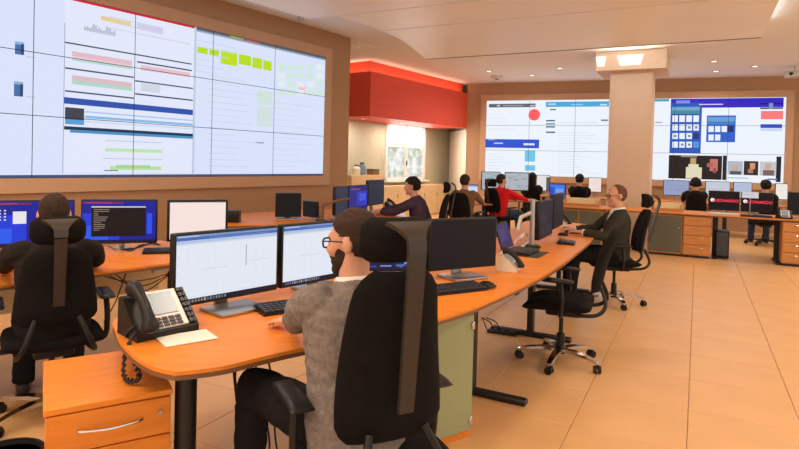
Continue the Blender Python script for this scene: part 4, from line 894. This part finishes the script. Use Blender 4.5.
    for i in range(2):
        fo = ft[i]; m_ = MB(); rg = []
        for y, w_, h_ in ((-.085, .02, .04), (-.075, .034, .075), (-.02, .040, .085), (.06, .044, .065), (.13, .046, .052), (.175, .036, .042), (.19, .015, .03)):
            rg.append([fo+V((w_*math.cos(2*PI*j/14), y, -.085+.001+h_*.5+h_*.5*math.sin(2*PI*j/14))) for j in range(14)])
        m_.rings(rg).build('shoe', 'shoe', t, 50)
    # hair
    if style != 'bald':
        hm = MB(); nu, nv = 84, 60; keep = []; vs = []; g = seed*3.1
        for i in range(nv+1):
            for j in range(nu):
                ph = PI*i/nv; th = 2*PI*j/nu; d = V((math.sin(ph)*math.cos(th), math.sin(ph)*math.sin(th), math.cos(ph)))
                th_ = {'balding': .0055, 'short': .010, 'crop': .0045, 'full': .018, 'long': .020}[style]*(1+.6*noise.noise(d*5+V((g, 0, 0))))
                if d.z > .3: th_ *= 1.25
                vs.append(V((0, -.012, .028))+V((d.x*(.075+th_), d.y*(.097+th_), d.z*(.094+th_))))
        def ok(p):
            if style == 'balding' and p.y > .032-abs(p.x)*.3: return False
            line = .072 if style != 'crop' else .082
            if p.y > .055: return p.z > line
            if p.y > .0: return p.z > .018+(p.y)*.9
            if abs(p.x) > .055 and p.y > -.03: return p.z > .025
            return p.z > (-.055 if style != 'long' else -.12)+.012*max(0., p.y+.06)*8
        fs = [(i*nu+j, i*nu+(j+1) % nu, (i+1)*nu+(j+1) % nu, (i+1)*nu+j) for i in range(nv) for j in range(nu) if all(ok(vs[q]) for q in (i*nu+j, i*nu+(j+1) % nu, (i+1)*nu+(j+1) % nu, (i+1)*nu+j))]
        hm.add(vs, fs, HM); o_ = hm.build('hair', hair, t, 60, True)
        if style == 'long': MB().pad(lambda u, v_: HM @ V((u*.085, -.075-.02*(1-u*u)+.02*v_, -.07+v_*.11)), .06, 10, 10, (0, 1, 0), 3).build('long_hair', hair, t, 60, True)
    if beard:
        bm_ = MB(); nu, nv = 72, 50; vs = []
        for i in range(nv+1):
            for j in range(nu):
                ph = PI*i/nv; th = 2*PI*j/nu; vs.append(V((0, .026, -.045))+V((math.sin(ph)*math.cos(th)*.0625, math.sin(ph)*math.sin(th)*.0735, math.cos(ph)*.0775)))
        okb = lambda p: p.z < (-.062 if p.y > .075 else (-.045 if p.y > .05 else (-.01 if p.y > .0 else -9))) 
        fs = [(i*nu+j, i*nu+(j+1) % nu, (i+1)*nu+(j+1) % nu, (i+1)*nu+j) for i in range(nv) for j in range(nu) if all(okb(vs[q]) for q in (i*nu+j, i*nu+(j+1) % nu, (i+1)*nu+(j+1) % nu, (i+1)*nu+j))]
        bm_.add(vs, fs, HM); bm_.ell((0, .074, -.096), (.030, .026, .027), HM, 14, 10)
        chain(bm_, [HM @ V(p) for p in ((-.028, .078, -.062), (-.02, .092, -.046), (0, .099, -.043), (.02, .092, -.046), (.028, .078, -.062))], [.006]*5, 8)
        bm_.build('beard', hair, t, 60)
    if glasses:
        gm = MB()
        for sx in (-1, 1):
            sq = lambda c_: math.copysign(abs(c_)**.6, c_)
            rim_ = [HM @ V((sx*.034+.0265*sq(math.cos(q_)), .100-.21*abs(sx*.034+.0265*sq(math.cos(q_)))**1.3, .004+.017*sq(math.sin(q_)))) for q_ in [2*PI*k/24 for k in range(25)]]
            gm.tube(rim_, .0034, 6, False); gm.tube([HM @ V(p) for p in ((sx*.062, .088, .012), (sx*.080, .03, .012), (sx*.082, -.005, .010), (sx*.082, -.02, -.005))], .0028, 6)
        gm.tube([HM @ V((-.009, .101, .01)), HM @ V((.009, .101, .01))], .0028, 6); gm.build('glasses', 'black', t)
    if collar:
        cm = MB(); n = 20; rg = []
        for h, r_ in ((.49, .078), (.53, .070), (.535, .064), (.50, .066)): rg.append([P0+a*h+V((r_*math.cos(2*PI*j/n), r_*math.sin(2*PI*j/n)*1.0-.0+headfwd*.3, .012*math.sin(2*PI*j/n)*-1)) for j in range(n)])
        cm.rings(rg).build('collar', collar, t, 60)
        if suit:
            cq = [P0+a*h+f*y+V((x, 0, 0)) for h, y, x in ((.50, .075, -.05), (.50, .075, .05), (.40, .127, .045), (.22, .146, .0), (.40, .127, -.045))]
            MB().add(cq+[p-f*.03 for p in cq], [(0, 1, 2, 3, 4), (9, 8, 7, 6, 5)]+[(i, i+5, (i+1) % 5+5, (i+1) % 5) for i in range(5)]).build('shirt', collar, t, None)
            cq = [P0+a*h+f*y+V((x, 0, 0)) for h, y, x in ((.475, .098, -.012), (.475, .098, .012), (.40, .135, .022), (.24, .150, .0), (.40, .135, -.022))]
            MB().add(cq+[p-f*.02 for p in cq], [(0, 1, 2, 3, 4), (9, 8, 7, 6, 5)]+[(i, i+5, (i+1) % 5+5, (i+1) % 5) for i in range(5)]).build('tie', 'slate', t, None)
            for i in range(2):
                e = elb[i]; MB().tube([e.lerp(wrists[i], .88), e.lerp(wrists[i], .97)], [.034, .033], 14).build('cuff', collar, t)
    if headphones:
        hp = MB(); hp.tube([HM @ V((.098*math.cos(q_), -.012, .03+.105*math.sin(q_))) for q_ in [PI*k/12 for k in range(13)]], .009, 8)
        for sx in (-1, 1): hp.tube([HM @ V((sx*.078, -.008, .0)), HM @ V((sx*.112, -.008, .0))], .04, 14)
        hp.build('headphones', 'black', t)
    return t
# bearded man in the grey sweater at the curved desk
HF = -27
chair('high back black office chair holding the person in grey sweater', (-.105, 2.10, 0), HF, spin=20, recline=4, back_top=1.145)
person('person in grey sweater and glasses typing at curved desk', (-.16, 2.10, 0), HF, 'sweater', hair='hair_brown', style='crop', glasses=True, beard=True, collar='shirt', yaw=-34, nod=6, lean=5, vox=.008, seat=.485, sleeve=.93, hand_dir=((-.45, .88, -.12), None), hands=((-.075, .485, .79), (.14, .52, .79)), knees=((-.26, .40, .57), (.12, .42, .57)), seed=1, elbow_out=.35, wr=.006)
# man in black at the left desk
chair('high back black office chair holding the person in black at straight desk', (-1.95, 3.25, 0), -36, spin=50, recline=7, back_top=.99)
person('person in dark jacket seen from behind at straight desk', (-1.96, 3.27, 0), -33, 'jacket_dark', hair='hair_brown', style='crop', lean=4, yaw=4, vox=.009, seat=.43, hands=((-.24, .50, .775), (.24, .48, .775)), seed=2, elbow_out=1.3)
# man in the suit
chair('high back black office chair holding the person in grey suit', (2.38, 6.28, 0), -82, spin=25, recline=12, back_top=1.04)
person('person in dark suit and glasses seated at far end of curved desk', (2.33, 6.28, 0), -82, 'suit', skin='skin', hair='hair_short', style='balding', glasses=True, suit=True, collar='shirt', lean=-2, nod=4, yaw=-4, vox=.011, hands=((-.13, .33, .785), (.13, .38, .785)), seed=3, headfwd=.03)
# empty chair
chair('empty black office chair with chrome base pushed to the curved desk', (1.26, 4.36, 0), -68, headrest=False, spin=10, recline=16, back_top=1.03)
# man in purple
chair('high back black office chair holding the person in purple', (.38, 7.95, 0), -80, recline=8, chrome=False, back_top=1.06)
person('person in purple sweater leaning to his monitors', (.33, 7.95, 0), -80, 'purple', hair='hair_black', style='full', lean=20, nod=4, vox=.011, hands=((-.13, .58, .785), (.13, .62, .785)), seed=4, headfwd=.05, yaw=6)
# far people
far_chair = chair('dark office chair holding the person in brown shirt', (1.1, 9.75, 0), 25, headrest=False, chrome=False, back_top=1.0, low=True, group='far office chairs')
person('person in brown shirt at the corner desk', (1.12, 9.8, 0), 25, 'brown_shirt', hair='hair_brown', lean=6, vox=.016, seed=5)
p2 = chair('high back dark office chair holding the person in red shirt', (1.93, 11.0, 0), 48, chrome=False, back_top=1.04, low=True, group='far office chairs')
person('person in bright red shirt reaching towards his desk', (1.95, 11.05, 0), 48, 'red_shirt', legs='denim', hair='hair_brown', style='short', lean=8, yaw=10, vox=.016, hands=((-.05, .62, .79), (.2, .62, .79)), seed=6)
def far_person(label, u, y, head, top, hair, chair_label, **k):
    p = A(u, y); dup(far_chair, (p.x, p.y, 0), hd(head), chair_label, 'far office chairs'); person(label, (p.x, p.y, 0), head, top, hair=hair, vox=.016, **k)
far_person('person in black under the cyan blocks', 531.5, 13.1, 12, 'jacket_dark', 'hair_black', 'dark office chair holding the person under the cyan blocks', style='long', seed=7, lean=2)
far_person('person in black before the pale monitor near pillar', 579, 12.9, 20, 'jacket_dark', 'hair_black', 'dark office chair of the person in black near pillar', style='full', seed=8, lean=2)
far_person('person in black wearing headphones beyond the counter tray', 695, 12.0, 20, 'jacket_dark', 'hair_black', 'dark office chair of the person wearing headphones', style='full', seed=9, headphones=True, legs='denim')
far_person('person in black with denim trousers beyond red lettered monitors', 765, 11.5, 20, 'jacket_dark', 'hair_black', 'dark office chair of the person in denim trousers', style='full', seed=10, legs='denim')
